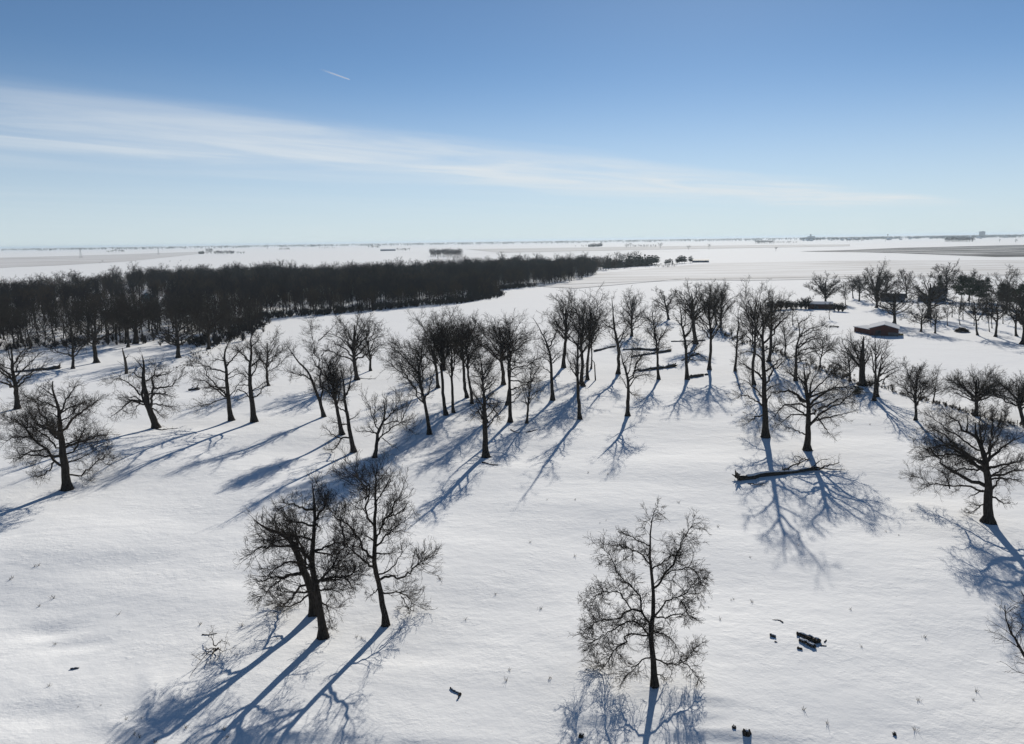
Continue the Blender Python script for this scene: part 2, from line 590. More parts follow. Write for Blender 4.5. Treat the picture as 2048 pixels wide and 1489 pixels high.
def finish_tree(name, base, trunks, limbs, rng, D, label, cat='tree', group=None, trop=0.03, dens=1.0, hero=False, wander=0.22, maxl=3.4, droop=0.0):
    """trunks/limbs: lists of (P (K,3), R (K,)) relative to the base. Builds tree > trunk, limb.., crown."""
    root = empty(name, tuple(base), label, cat, group)
    gt = Geo()
    for P, R in trunks:
        P2, R2 = resample(np.c_[P, R], 16)[:, :3], np.interp(np.linspace(0, 1, 16), np.linspace(0, 1, len(R)), R)
        P2[1:-1] += rng.normal(size=(len(P2) - 2, 3)) * P2[-1, 2] * 0.0025
        P2[0] = P[0]
        R2 = R2 * (1 + 0.7 * np.exp(-np.linspace(0, 1, 16) * 24))
        P2 = np.vstack([P2[0] - np.array([0, 0, 0.35]), P2])
        R2 = np.r_[R2[0] * 1.12, R2]
        gt.tubes(P2, R2, 10, 0.08, rng)
    # root toes
    P0, R0 = trunks[0]
    na = rng.integers(3, 6)
    for j in range(na):
        a = rng.uniform(0, 6.28)
        rr = R0[0]
        q = np.array([[0, 0, rr * 1.5], [math.cos(a) * rr * 1.0, math.sin(a) * rr * 1.0, rr * 0.35], [math.cos(a) * rr * 2.1, math.sin(a) * rr * 2.1, -0.12]])
        gt.tubes(q + P0[0], np.array([0.5, 0.4, 0.12]) * rr, 6)
    gt.obj('trunk', M_BARK, root)
    K1 = 15
    LP = np.stack([resample(np.c_[p, r], K1)[:, :3] for p, r in limbs])
    LR = np.stack([np.interp(np.linspace(0, 1, K1), np.linspace(0, 1, len(r)), r) for p, r in limbs])
    LL = np.linalg.norm(np.diff(LP, axis=1), axis=2).sum(1)
    LP[:, 1:] += np.cumsum(rng.normal(size=(len(LP), K1 - 1, 3)), 1) * (LL * 0.013)[:, None, None] + rng.normal(size=(len(LP), K1 - 1, 3)) * (LL * 0.010)[:, None, None]
    LP[:, :, 2] = np.maximum(LP[:, :, 2], 0.3)
    LP[:, 0] = [p[0] for p, r in limbs]
    gc = Geo()
    if hero:
        for P, R in zip(LP, LR):
            g = Geo()
            g.tubes(P, R, 7, 0.08, rng)
            g.obj('limb', M_BARK, root)
    else:
        gc.tubes(LP, LR, 6, 0.08, rng)
    # bare upper trunk also carries side branches
    TP = np.stack([resample(np.c_[p, r], K1)[:, :3] for p, r in trunks])
    TR = np.stack([np.interp(np.linspace(0, 1, K1), np.linspace(0, 1, len(r)), r) for p, r in trunks])
    AP, AR = np.concatenate([LP, LP, TP[:, K1 // 2:][:, np.linspace(0, K1 - K1 // 2 - 1, K1).astype(int)]]), np.concatenate([LR, LR, TR[:, K1 // 2:][:, np.linspace(0, K1 - K1 // 2 - 1, K1).astype(int)]])
    px = D / 780.0
    rm = max(0.0115, (0.050 if D < 260 else 0.044) * px)
    near = D < 125
    mid = D < 215
    Ltot = np.linalg.norm(np.diff(LP, axis=1), axis=2).sum()
    n2 = int(Ltot * (2.9 if near else 2.6 if mid else 2.0) * dens) + 12
    P2, R2 = grow(rng, AP, AR, n2, 0.10, (0.28, 0.60), (0.40, 1.0), trop + 0.02, wander * 0.85, 8, 0.0115, rm * 1.9, maxl)
    gc.tubes(P2, R2, 4)
    L2 = np.linalg.norm(np.diff(P2, axis=1), axis=2).sum()
    q = np.concatenate([P2, LP[:, np.linspace(3, K1 - 1, 8).astype(int)]])
    qr = np.concatenate([R2, LR[:, np.linspace(3, K1 - 1, 8).astype(int)]])
    P3, R3 = grow(rng, q, qr, int(L2 * (2.3 if near else 2.4 if mid else 1.9) * dens), 0.12, (0.32, 0.62), (0.30, 0.85), trop + 0.02 - droop * 0.5, wander * 0.75, 5, 0.008, rm * 1.2, 1.7)
    gc.tubes(P3, R3, 3)
    L3 = np.linalg.norm(np.diff(P3, axis=1), axis=2).sum()
    P4, R4 = grow(rng, P3, R3, int(L3 * (2.0 if near else 1.8 if mid else 1.2) * dens), 0.1, (0.4, 0.85), (0.25, 0.75), trop + 0.02 - droop, wander * 0.7, 4, 0.007, rm, 1.1)
    gc.tubes(P4, R4, 3)
    if D < 125:
        L4 = np.linalg.norm(np.diff(P4, axis=1), axis=2).sum()
        P5, R5 = grow(rng, P4, R4, int(L4 * 1.6 * dens), 0.1, (0.4, 0.9), (0.25, 0.8), trop - droop, wander * 0.8, 3, 0.008, rm * 0.85, 0.7)
        gc.tubes(P5, R5, 3)
    gc.obj('crown', M_TWIG, root)
    return root


SEED = [100]


def next_rng():
    SEED[0] += 1
    return np.random.default_rng(SEED[0])


def frame_of(bx, by):
    base = ground(bx, by)
    n = base - CAM
    n[2] = 0
    Dh = np.linalg.norm(n)
    n /= Dh
    return base, n, Dh


def plane_pt(x, y, base, n, Dh, depth=0.0):
    d = ray(x, y)
    t = (Dh + depth) / d.dot(n)
    return CAM + d * t - base


def ellipsoid_limbs(rng, count, cen, semi, trunkP, trunkR, start=(0.35, 0.95), arch=0.5, n=None, zlow=-0.45, depth_bias=1.0, wob=0.05):
    """Limbs whose tips lie on an ellipsoid. trunkP the trunk line."""
    out = []
    tl = resample(np.c_[trunkP, trunkR], 40)
    H = tl[-1, 2]
    i = 0
    ph = rng.uniform(0, 6.28)
    for c in range(count):
        z = zlow + (0.97 - zlow) * ((c + 0.5) / count)
        a = ph + c * 2.39996 + rng.uniform(-0.35, 0.35)
        rr = math.sqrt(max(0, 1 - z * z))
        s = rng.uniform(0.8, 1.04)
        off = np.array([math.cos(a) * rr * semi[0], math.sin(a) * rr * semi[0] * depth_bias, z * semi[1]]) * s
        tip = cen + off
        # start: a fraction of the way up
        fr = start[0] + (start[1] - start[0]) * min(1, max(0, (z - zlow) / (0.97 - zlow))) ** 1.15 * rng.uniform(0.75, 1.0)
        k = int(np.clip(fr * 39, 2, 38))
        st = tl[k, :3]
        r0 = tl[k, 3] * rng.uniform(0.42, 0.68)
        v = tip - st
        ln = np.linalg.norm(v)
        ctrl = st + v * 0.5 + np.array([0, 0, 1]) * ln * (-0.20 + 0.32 * arch) + np.array([v[0], v[1], 0]) * (0.20 - 0.34 * arch)
        s_ = np.linspace(0, 1, 10)[:, None]
        P = (1 - s_) ** 2 * st + 2 * s_ * (1 - s_) * ctrl + s_ ** 2 * tip
        P[1:] += np.cumsum(rng.normal(size=(9, 3)) * ln * wob * 0.5, 0) * np.linspace(0.3, 1, 9)[:, None]
        P[:, 2] = np.maximum(P[:, 2], 0.5)
        r0 = min(r0, 0.027 * ln + 0.035)
        R = r0 * (1 - np.linspace(0, 1, 10)) + np.linspace(0, 1, 10) * max(0.012, r0 * 0.18)
        out.append((P, R))
    return out


def traced_tree(name, crop, lines, label, cat='tree', fill=5, group=None, hero=False, extra_top=None, **kw):
    """crop = (x0, y0, scale): the lines are given in that enlargement's own pixels; the first is the trunk."""
    rng = next_rng()
    x0, y0, sc = crop
    conv = [(r / sc, [(x0 + X / sc, y0 + Y / sc) for X, Y in pts]) for r, pts in lines]
    bx, by = conv[0][1][0]
    base, n, Dh = frame_of(bx, by)
    mpp = Dh / F_PX
    done = []
    sign = 1 if rng.random() < 0.5 else -1
    us = []
    for i, (r, pts) in enumerate(conv):
        pts = np.array(pts)
        seg = np.linalg.norm(np.diff(pts, axis=0), axis=1) * mpp
        cum = np.r_[0, np.cumsum(seg)]
        d0 = 0.0
        if i > 0:
            best = None
            for (pp, dd, rr) in done:
                k = np.argmin(np.linalg.norm(pp - pts[0], axis=1))
                dist = np.linalg.norm(pp[k] - pts[0])
                if best is None or dist < best[0]:
                    best = (dist, dd[k], pp[k])
            d0 = best[1]
            pts = pts.copy()
            if best[0] * mpp < 1.2:
                pts[0] = best[2]
        if i == 0:
            dep = cum * rng.uniform(-0.05, 0.05)
        else:
            sign = -sign
            sl = sign * rng.uniform(0.15, 0.85)
            dep = d0 + sl * cum * (0.6 + 0.4 * cum / (cum[-1] + 1e-6))
        P = np.array([plane_pt(x, y, base, n, Dh, d) for (x, y), d in zip(pts, dep)])
        dense = resample(np.c_[pts, dep], 30)
        dense[0] = np.r_[pts[0], dep[0]]
        R0 = r * mpp
        s = cum / cum[-1]
        if i == 0:
            R = R0 * 0.95 * (1 - s ** 1.7 * 0.88)
        else:
            R0 *= 0.68
            R = R0 * (1 - s) ** 0.85 + s * 0.016
        done.append((dense[:, :2], dense[:, 2], R))
        us.append((P, R))
    trunk = us[0]
    limbs = us[1:]
    allp = np.concatenate([p for p, r in us])
    eu = np.array([n[1], -n[0], 0])
    u = allp @ eu
    lz = np.concatenate([p for p, r in limbs])[:, 2] if limbs else allp[:, 2]
    cen = eu * (u.max() + u.min()) / 2 + np.array([0, 0, (lz.max() + max(lz.min(), 2.0)) / 2])
    if extra_top:
        pass
    semi = (max(2.0, (u.max() - u.min()) / 2 * 0.95), (lz.max() - max(lz.min(), 2.0)) / 2)
    if fill and not hero:
        fill += 4
    if fill:
        limbs = limbs + ellipsoid_limbs(rng, fill, cen, semi, trunk[0], trunk[1], start=(0.30, 0.9), arch=0.6, depth_bias=1.0)
    return finish_tree(name, base, [trunk], limbs, rng, Dh, label, cat, group, hero=hero, **kw)


def auto_tree(name, b, top, hw, label, cs=0.35, r=3.0, n=13, start=None, arch=0.6, tend=0.8, cat='tree', group=None, bend=0.011, zlow=-0.45, **kw):
    """b, top in photo pixels; hw crown half width, r trunk half width (photo pixels)."""
    rng = next_rng()
    base, nn, Dh = frame_of(*b)
    mpp = Dh / F_PX
    T = plane_pt(top[0], top[1], base, nn, Dh)
    H = T[2]
    K = 9
    s = np.linspace(0, 1, K)[:, None]
    tp = s * T * tend
    tp[1:] += np.cumsum(rng.normal(size=(K - 1, 3)) * H * bend * np.array([1, 1, 0]), 0)
    R = r * 0.88 * mpp * (1 - 0.72 * s[:, 0] ** 1.6)
    cz = H * (1 + cs) / 2
    cen = T * (cz / H)
    semi = (hw * mpp * (1.0 if hw > 60 else 1.28), H * (1 - cs) / 2)
    if start is None:
        start = (cs * 0.82 / tend, 0.85)
    limbs = ellipsoid_limbs(rng, int(n * 1.1), cen, semi, tp, R, start, arch, zlow=zlow)
    return finish_tree(name, base, [(tp, R)], limbs, rng, Dh, label, cat, group, **kw)


exec_trees = []
# ------------------------------------------------------------------ pasture trees, traced
OAK = 'bare_tree'
traced_tree(OAK, (0, 740, 5.725), [
    (42, [(775, 1370), (745, 1150), (725, 1000), (705, 800), (685, 600), (675, 470), (640, 330), (590, 240), (605, 130)]),
    (20, [(690, 1100), (620, 1075), (580, 960), (540, 900), (480, 830), (330, 690), (260, 640), (150, 600)]),
    (14, [(545, 920), (430, 945), (330, 940), (200, 990), (100, 1010)]),
    (14, [(660, 930), (590, 880), (520, 780), (400, 650), (250, 600), (60, 570)]),
    (22, [(665, 800), (570, 680), (500, 480), (430, 350), (350, 270), (230, 260)]),
    (12, [(540, 680), (400, 640), (330, 540), (260, 450)]),
    (14, [(480, 830), (380, 770), (200, 790), (0, 830)]),
    (22, [(720, 780), (760, 680), (820, 620), (900, 560), (1000, 490), (1130, 440), (1200, 380)]),
    (16, [(705, 480), (720, 420), (790, 330), (870, 250), (900, 170)]),
    (12, [(740, 600), (830, 480), (880, 420), (1000, 360)]),
    (14, [(755, 850), (900, 800), (1050, 770), (1180, 700)]),
    (14, [(770, 980), (860, 920), (930, 800), (1000, 690), (1020, 580)]),
    (12, [(790, 1040), (900, 1020), (1000, 960), (1100, 890)]),
    (14, [(790, 1180), (900, 1205), (1010, 1150), (1100, 1050), (1150, 970), (1250, 960), (1330, 1000)]),
    (12, [(600, 1080), (540, 1150), (450, 1220), (340, 1210)]),
    (16, [(665, 430), (620, 320), (560, 270), (480, 180)]),
    (12, [(650, 540), (560, 470), (500, 450)])],
    'big wide-crowned bare oak at the left edge with one low limb curving right', fill=6, hero=True, dens=1.35, trop=0.01)

PAIR = (470, 920, 4.025)
traced_tree(OAK, PAIR, [
    (34, [(710, 1430), (685, 1250), (670, 1100), (640, 960), (615, 840), (625, 700), (640, 540), (650, 420), (640, 300), (620, 190)]),
    (20, [(610, 830), (540, 740), (490, 640), (420, 590), (330, 560), (230, 590)]),
    (16, [(640, 540), (560, 510), (480, 490), (370, 460)]),
    (16, [(650, 420), (560, 390), (470, 340), (380, 330)]),
    (16, [(655, 470), (700, 380), (720, 290), (760, 220)]),
    (16, [(660, 990), (740, 900), (830, 790), (880, 700), (940, 660), (1000, 650)]),
    (14, [(870, 690), (870, 600), (850, 520), (890, 430)]),
    (14, [(680, 990), (760, 940), (870, 930), (950, 900), (1030, 820)]),
    (12, [(860, 950), (920, 1000), (950, 1060)]),
    (12, [(640, 770), (740, 760), (820, 800), (920, 830)]),
    (12, [(700, 1140), (760, 1200), (790, 1290), (800, 1340)]),
    (12, [(690, 1050), (780, 1020), (860, 1060), (900, 1110)])],
    'dense bare tree with dark straight trunk, front one of the close pair at lower left', fill=8, hero=True, trop=0.07, dens=1.4)
traced_tree(OAK, PAIR, [
    (35, [(640, 1240), (634, 1150), (624, 1080), (598, 1000), (545, 880), (500, 750), (450, 640), (350, 580), (240, 560), (150, 480)]),
    (18, [(560, 930), (440, 920), (350, 1000), (260, 1080), (180, 1150)]),
    (16, [(590, 1020), (490, 1010), (400, 1100), (330, 1180), (260, 1240)]),
    (16, [(510, 830), (400, 840), (330, 880), (260, 960)]),
    (18, [(500, 760), (430, 700), (330, 690), (200, 690), (80, 740)]),
    (14, [(560, 1080), (480, 1170), (370, 1190), (300, 1250)]),
    (16, [(580, 960), (560, 800), (480, 640), (450, 520), (330, 470)])],
    'leaning bushy bare tree close behind the left trunk of the lower-left pair', fill=3, hero=True, trop=0.03, dens=1.2)
traced_tree(OAK, PAIR, [
    (26, [(1215, 1330), (1195, 1180), (1165, 1020), (1130, 880), (1115, 790), (1135, 660), (1115, 540), (1130, 400), (1125, 260), (1140, 120), (1150, 30)]),
    (18, [(1110, 800), (1050, 720), (990, 620), (900, 530), (800, 450), (740, 350)]),
    (14, [(1140, 680), (1175, 560), (1205, 460), (1270, 350), (1330, 260), (1350, 200)]),
    (12, [(1200, 470), (1290, 455), (1350, 430), (1400, 340)]),
    (14, [(1100, 530), (1065, 420), (1050, 320), (1000, 230), (920, 130), (910, 60)]),
    (10, [(1050, 320), (1090, 280), (1080, 200), (1000, 110)]),
    (10, [(1130, 330), (1200, 260), (1250, 180), (1260, 120)]),
    (12, [(1120, 670), (1060, 610), (1000, 580)]),
    (16, [(1180, 985), (1230, 945), (1330, 945), (1400, 930), (1470, 850), (1560, 790)]),
    (12, [(1170, 930), (1260, 900), (1310, 830), (1370, 760), (1420, 700)]),
    (12, [(1145, 760), (1220, 760), (1300, 740)]),
    (12, [(1205, 1060), (1290, 1080), (1380, 1120), (1450, 1160), (1500, 1190)]),
    (10, [(1140, 1030), (1080, 1090), (1045, 1130)]),
    (8, [(1330, 1110), (1380, 1190), (1400, 1240)])],
    'tall open bare tree with upswept twigs, right one of the close pair at lower left', fill=3, hero=True, trop=0.09, dens=1.2)
traced_tree(OAK, (1150, 1000, 3.721), [
    (24, [(595, 1385), (580, 1220), (565, 1050), (570, 900), (590, 680), (560, 530), (555, 400), (560, 280), (550, 180), (590, 80)]),
    (14, [(545, 940), (495, 830), (510, 730), (460, 660), (370, 580), (330, 490), (280, 410), (230, 360)]),
    (10, [(540, 480), (490, 400), (440, 380), (380, 360), (270, 340)]),
    (14, [(595, 680), (650, 600), (700, 530), (760, 460), (800, 380), (830, 300), (880, 230)]),
    (8, [(560, 340), (480, 320), (420, 280), (360, 230)]),
    (8, [(690, 570), (750, 510), (830, 490), (880, 530), (900, 610)]),
    (12, [(585, 890), (650, 830), (720, 770), (790, 750), (870, 710), (930, 680)]),
    (8, [(790, 760), (850, 820), (920, 880)]),
    (10, [(600, 880), (680, 860), (800, 850), (900, 870)]),
    (12, [(490, 825), (420, 815), (370, 860), (240, 910), (130, 900), (60, 950)]),
    (12, [(525, 1020), (470, 920), (420, 850)]),
    (10, [(540, 1025), (450, 1000), (380, 985), (340, 1030), (280, 1080), (200, 1180), (150, 1290)]),
    (10, [(480, 900), (400, 900), (310, 950), (200, 1000), (120, 1080)]),
    (9, [(400, 780), (340, 700), (280, 680), (180, 720), (120, 770)]),
    (9, [(560, 1150), (510, 1180), (450, 1250), (390, 1330), (340, 1420)]),
    (10, [(595, 1155), (660, 1190), (780, 1195), (830, 1150), (900, 1090), (930, 1060)]),
    (8, [(790, 1200), (850, 1250), (890, 1330), (920, 1380)]),
    (7, [(610, 1270), (650, 1320), (690, 1380)]),
    (8, [(590, 980), (650, 980), (720, 1040), (760, 1110)])],
    'solitary bare tree in the open lower foreground with tall narrow crown and drooping twigs', fill=2, hero=True, trop=-0.005, droop=0.04, dens=1.6, maxl=2.1, wander=0.3)
traced_tree(OAK, (1800, 730, 4.512), [
    (38, [(795, 1420), (795, 1250), (800, 1100), (785, 950), (780, 870), (740, 760), (690, 640), (680, 520)]),
    (24, [(750, 990), (670, 880), (590, 810), (450, 730), (330, 680), (220, 620)]),
    (20, [(760, 910), (650, 800), (560, 720), (500, 640), (430, 600), (340, 530), (260, 470)]),
    (20, [(720, 720), (600, 600), (500, 500), (430, 440), (390, 400)]),
    (18, [(785, 870), (820, 650), (890, 560), (950, 520)]),
    (18, [(805, 880), (870, 800), (950, 720), (1060, 660), (1140, 630)]),
    (18, [(820, 950), (930, 900), (1030, 870), (1150, 850)]),
    (16, [(825, 1020), (900, 990), (1000, 920), (1119, 920), (1200, 890)]),
    (14, [(830, 1050), (950, 1020), (1119, 1010)]),
    (14, [(760, 1130), (620, 1125), (520, 1120), (380, 1120), (250, 1105), (190, 1090), (90, 1040)]),
    (10, [(440, 1120), (420, 1010), (360, 950), (280, 930)]),
    (12, [(700, 960), (600, 950), (500, 970), (410, 960), (360, 880), (420, 830)]),
    (16, [(630, 850), (520, 790), (400, 800), (250, 800), (130, 820)]),
    (12, [(550, 770), (400, 720), (280, 740), (150, 750)]),
    (14, [(835, 1160), (880, 1220), (930, 1260), (1000, 1250)]),
    (10, [(755, 1220), (700, 1290), (640, 1330), (580, 1350)]),
    (10, [(750, 1170), (680, 1180), (610, 1200)]),
    (12, [(740, 780), (740, 640), (760, 520)]),
    (14, [(735, 750), (720, 600), (730, 480), (700, 390)]),
    (12, [(890, 560), (930, 470), (935, 410)]),
    (12, [(600, 610), (580, 500), (600, 430)]),
    (12, [(825, 640), (850, 520), (840, 430)])],
    'broad spreading bare oak near the right edge with a long level limb to the left', fill=8, hero=True, trop=0.02, dens=1.3, wander=0.26, maxl=2.7)
GF = (1450, 560, 4.253)
traced_tree(OAK, GF, [
    (26, [(345, 1340), (340, 1150), (335, 950), (330, 780), (325, 650), (320, 500), (330, 380), (310, 270), (300, 190)]),
    (14, [(310, 1100), (280, 950), (200, 870), (110, 840)]),
    (12, [(310, 1090), (220, 1020), (130, 990), (60, 1020)]),
    (10, [(315, 1140), (260, 1180), (200, 1240), (150, 1260)]),
    (14, [(350, 900), (400, 800), (480, 740), (560, 680)]),
    (14, [(345, 780), (400, 740), (430, 710), (500, 640)]),
    (12, [(330, 720), (270, 640), (200, 620), (110, 640)]),
    (12, [(370, 1060), (400, 960), (470, 970)]),
    (14, [(325, 560), (400, 450), (450, 350), (530, 300)]),
    (12, [(320, 500), (260, 420), (230, 330), (250, 250)]),
    (12, [(300, 850), (260, 780), (180, 760), (110, 680)]),
    (10, [(330, 430), (380, 300), (410, 200)])],
    'very tall straight bare oak standing behind the root end of the fallen trunk', fill=4, hero=True, trop=0.03, dens=1.05)
traced_tree(OAK, GF, [
    (26, [(700, 1450), (705, 1300), (710, 1150), (715, 1050), (690, 960), (680, 830), (670, 720)]),
    (18, [(690, 1040), (650, 1030), (600, 950), (520, 930), (400, 950)]),
    (16, [(730, 1240), (780, 1180), (860, 1110), (960, 1060), (1060, 970), (1130, 940)]),
    (16, [(740, 1060), (790, 980), (850, 940), (950, 920), (1080, 910)]),
    (14, [(730, 1010), (780, 900), (850, 840), (930, 790), (1010, 740)]),
    (14, [(715, 1000), (740, 860), (790, 770), (800, 720)]),
    (14, [(690, 960), (640, 880), (560, 830), (480, 760)]),
    (12, [(680, 1100), (620, 1060), (520, 1070), (460, 1110), (400, 1200)]),
    (10, [(680, 1140), (600, 1130), (520, 1180), (440, 1240)]),
    (10, [(675, 1330), (610, 1280), (540, 1250), (490, 1210)]),
    (10, [(800, 1190), (860, 1260), (920, 1330)]),
    (12, [(700, 900), (730, 780), (700, 680)]),
    (12, [(790, 1100), (880, 1050), (970, 1000), (1090, 1040)])],
    'spreading many-limbed bare oak standing just behind the branches of the fallen trunk', fill=8, hero=True, trop=0.02, dens=1.0)
traced_tree(OAK, GF, [
    (14, [(600, 860), (605, 700), (605, 570), (640, 480), (630, 390), (610, 320)]),
    (10, [(640, 490), (700, 420), (760, 400), (840, 380)]),
    (10, [(610, 600), (680, 530), (770, 490), (870, 490)]),
    (9, [(615, 650), (690, 600), (800, 590), (900, 560)]),
    (8, [(640, 380), (700, 330), (740, 290)]),
    (8, [(610, 700), (680, 680), (760, 650)])],
    'one-sided bare tree whose limbs all sweep right, behind the many-limbed oak', fill=2)
HJ = (210, 640, 5.689)
traced_tree(OAK, HJ, [
    (34, [(580, 1230), (550, 1100), (500, 1020), (470, 930), (480, 870), (440, 760), (430, 650), (450, 500), (420, 400)]),
    (22, [(460, 980), (400, 900), (400, 820), (420, 740), (380, 640), (330, 570)]),
    (22, [(510, 990), (540, 880), (540, 780), (590, 620), (600, 500)]),
    (16, [(550, 790), (620, 760), (740, 740), (800, 670), (870, 630)]),
    (14, [(545, 850), (650, 850), (760, 900)]),
    (18, [(420, 950), (300, 920), (220, 1000), (150, 1070), (60, 1110)]),
    (14, [(400, 860), (330, 760), (260, 700), (150, 690), (50, 730)]),
    (12, [(420, 950), (350, 870), (260, 880), (170, 880)]),
    (12, [(540, 960), (640, 950), (740, 990), (820, 1020)]),
    (12, [(540, 1000), (620, 1030), (660, 1080), (700, 1100)]),
    (12, [(440, 560), (370, 480), (330, 430)]),
    (12, [(590, 640), (680, 620), (780, 560)]),
    (10, [(400, 960), (330, 1050), (310, 1100)])],
    'gnarled low-branching bare tree with slanted trunk between the big left oak and two tall trees', fill=4, hero=True, trop=0.03, dens=1.0)
traced_tree(OAK, HJ, [
    (26, [(1440, 1145), (1410, 990), (1395, 830), (1380, 680), (1385, 540), (1345, 430), (1390, 280), (1430, 180)]),
    (14, [(1385, 545), (1440, 460), (1500, 400), (1560, 300)]),
    (14, [(1380, 900), (1310, 830), (1200, 720), (1170, 620), (1100, 500), (1060, 420)]),
    (12, [(1360, 900), (1260, 800), (1150, 740), (1030, 720), (950, 690)]),
    (10, [(1370, 910), (1280, 920), (1170, 970), (1040, 980), (970, 1030)]),
    (10, [(1370, 720), (1280, 670), (1190, 620)]),
    (10, [(1350, 460), (1260, 460), (1190, 480)]),
    (10, [(1400, 650), (1440, 600), (1500, 560)]),
    (10, [(1410, 880), (1480, 800), (1540, 720), (1600, 650)])],
    'bare tree with long fine limbs to the left, left of the two side-by-side trees', fill=2, dens=0.85)
traced_tree(OAK, HJ, [
    (30, [(1700, 1160), (1680, 980), (1660, 830), (1640, 650), (1650, 520), (1665, 400), (1670, 290), (1640, 180), (1700, 110)]),
    (16, [(1640, 480), (1560, 390), (1480, 330), (1400, 280)]),
    (14, [(1670, 530), (1740, 460), (1790, 370), (1850, 300)]),
    (12, [(1660, 340), (1600, 290), (1570, 270)]),
    (12, [(1650, 890), (1590, 840), (1520, 800), (1460, 900)]),
    (12, [(1700, 890), (1760, 850), (1800, 760), (1830, 690), (1830, 620)]),
    (10, [(1640, 770), (1560, 740), (1470, 760)]),
    (10, [(1635, 690), (1560, 610), (1480, 570)]),
    (12, [(1680, 690), (1700, 560), (1760, 400)]),
    (8, [(1600, 890), (1540, 920), (1480, 890)]),
    (10, [(1680, 300), (1740, 240), (1760, 180)])],
    'thick-trunked bare tree with crooked limbs, right of the two side-by-side trees', fill=2, dens=0.85)
C7 = (560, 600, 4.513)
traced_tree(OAK, C7, [
    (18, [(855, 1425), (870, 1320), (885, 1190), (935, 1100), (950, 1000), (930, 900)]),
    (12, [(880, 1290), (970, 1190), (1050, 1120), (1150, 1060), (1230, 1000)]),
    (10, [(870, 1180), (850, 1080), (800, 970), (770, 860)]),
    (9, [(860, 1110), (860, 1000), (850, 900)]),
    (9, [(960, 1130), (1060, 1100), (1150, 1160), (1200, 1190)]),
    (8, [(930, 1110), (1010, 1020), (1080, 920), (1090, 850)]),
    (8, [(870, 1190), (790, 1190), (700, 1180)]),
    (7, [(930, 1270), (1000, 1300), (1060, 1340)]),
    (8, [(1080, 1060), (1150, 960), (1180, 880)]),
    (8, [(940, 1090), (960, 960), (960, 870)])],
    'short forked bare tree with wide bowl-shaped crown of upright twigs behind the lower-left pair', fill=2, hero=True, trop=0.10, dens=0.95)
traced_tree(OAK, C7, [
    (22, [(665, 1375), (630, 1180), (600, 1020), (580, 900), (580, 780), (550, 650), (540, 570)]),
    (12, [(625, 1225), (560, 1240), (535, 1340), (440, 1410)]),
    (9, [(550, 1250), (470, 1215), (390, 1160)]),
    (14, [(590, 900), (620, 790), (640, 700), (670, 620)]),
    (10, [(600, 1020), (540, 980), (470, 930)]),
    (8, [(635, 1090), (680, 1050), (730, 1000)])],
    'leaning bare tree with one hooked low limb reaching down to the left', fill=6, hero=True, dens=1.1)
traced_tree(OAK, C7, [
    (16, [(395, 1055), (370, 930), (320, 820), (290, 720), (240, 630), (150, 550), (105, 470), (50, 395)]),
    (14, [(385, 950), (385, 800), (375, 650), (370, 500), (340, 340), (320, 250), (320, 150)]),
    (10, [(290, 740), (220, 690), (120, 670), (20, 640)]),
    (10, [(375, 660), (310, 560), (270, 430), (230, 400)]),
    (9, [(350, 370), (420, 300), (470, 240)]),
    (9, [(378, 760), (440, 700), (470, 640)]),
    (8, [(372, 520), (420, 450), (440, 400)]),
    (9, [(365, 920), (320, 800), (330, 720)])],
    'two-stemmed bare tree, one stem upright and one leaning far out to the left', fill=0, dens=1.1)
traced_tree(OAK, C7, [
    (20, [(560, 1215), (520, 1020), (490, 850), (460, 700), (440, 600), (390, 520)]),
    (12, [(470, 720), (400, 680), (360, 640)]),
    (12, [(460, 680), (450, 540), (500, 490), (550, 430)]),
    (9, [(490, 840), (560, 720), (570, 600)])],
    'dense dark-crowned bare tree between the two-stemmed tree and the hook-limbed tree', fill=11, dens=1.3)
traced_tree(OAK, C7, [
    (18, [(1350, 1215), (1330, 1050), (1300, 880), (1250, 740), (1260, 600), (1275, 500), (1290, 380)]),
    (12, [(1240, 670), (1160, 580), (1060, 520), (1000, 440), (930, 400)]),
    (10, [(1265, 560), (1190, 460), (1150, 380)]),
    (10, [(1270, 560), (1340, 470), (1380, 400)])],
    'bare tree with curved trunk and a long limb arching left, left end of central grove', fill=9, dens=1.15)
C8 = (820, 600, 4.513)
traced_tree(OAK, C8, [
    (28, [(685, 1420), (680, 1250), (672, 1050), (670, 850), (655, 700), (650, 600)]),
    (14, [(640, 960), (600, 900), (560, 840)]),
    (12, [(690, 820), (740, 760), (800, 690)]),
    (10, [(700, 940), (760, 930), (820, 930)]),
    (8, [(650, 960), (590, 1010), (540, 1100)]),
    (8, [(700, 960), (750, 1000), (780, 1090)])],
    'nearest bare tree of the central grove with thick knobbly trunk and compact round crown', fill=13, hero=True, dens=1.15)
traced_tree(OAK, C8, [
    (18, [(905, 1105), (905, 900), (895, 720), (880, 560), (880, 420), (900, 300)]),
    (10, [(900, 660), (940, 610), (1000, 575), (1100, 560), (1220, 460)]),
    (8, [(925, 930), (980, 860), (1060, 780)])],
    'slim bare tree with a broken elbow limb arching right, right of the knobbly tree', fill=6, dens=0.9)
traced_tree(OAK, C8, [
    (12, [(1055, 1115), (1068, 930), (1090, 760), (1085, 650)]),
    (9, [(1100, 750), (1150, 640), (1215, 530)]),
    (8, [(1085, 900), (1120, 820), (1200, 800)]),
    (7, [(1050, 930), (1010, 920), (970, 910)])],
    'short bare tree with a snapped-off top and slanting limb at the centre of the grove', fill=3, dens=0.8)
C9 = (1050, 560, 4.964)
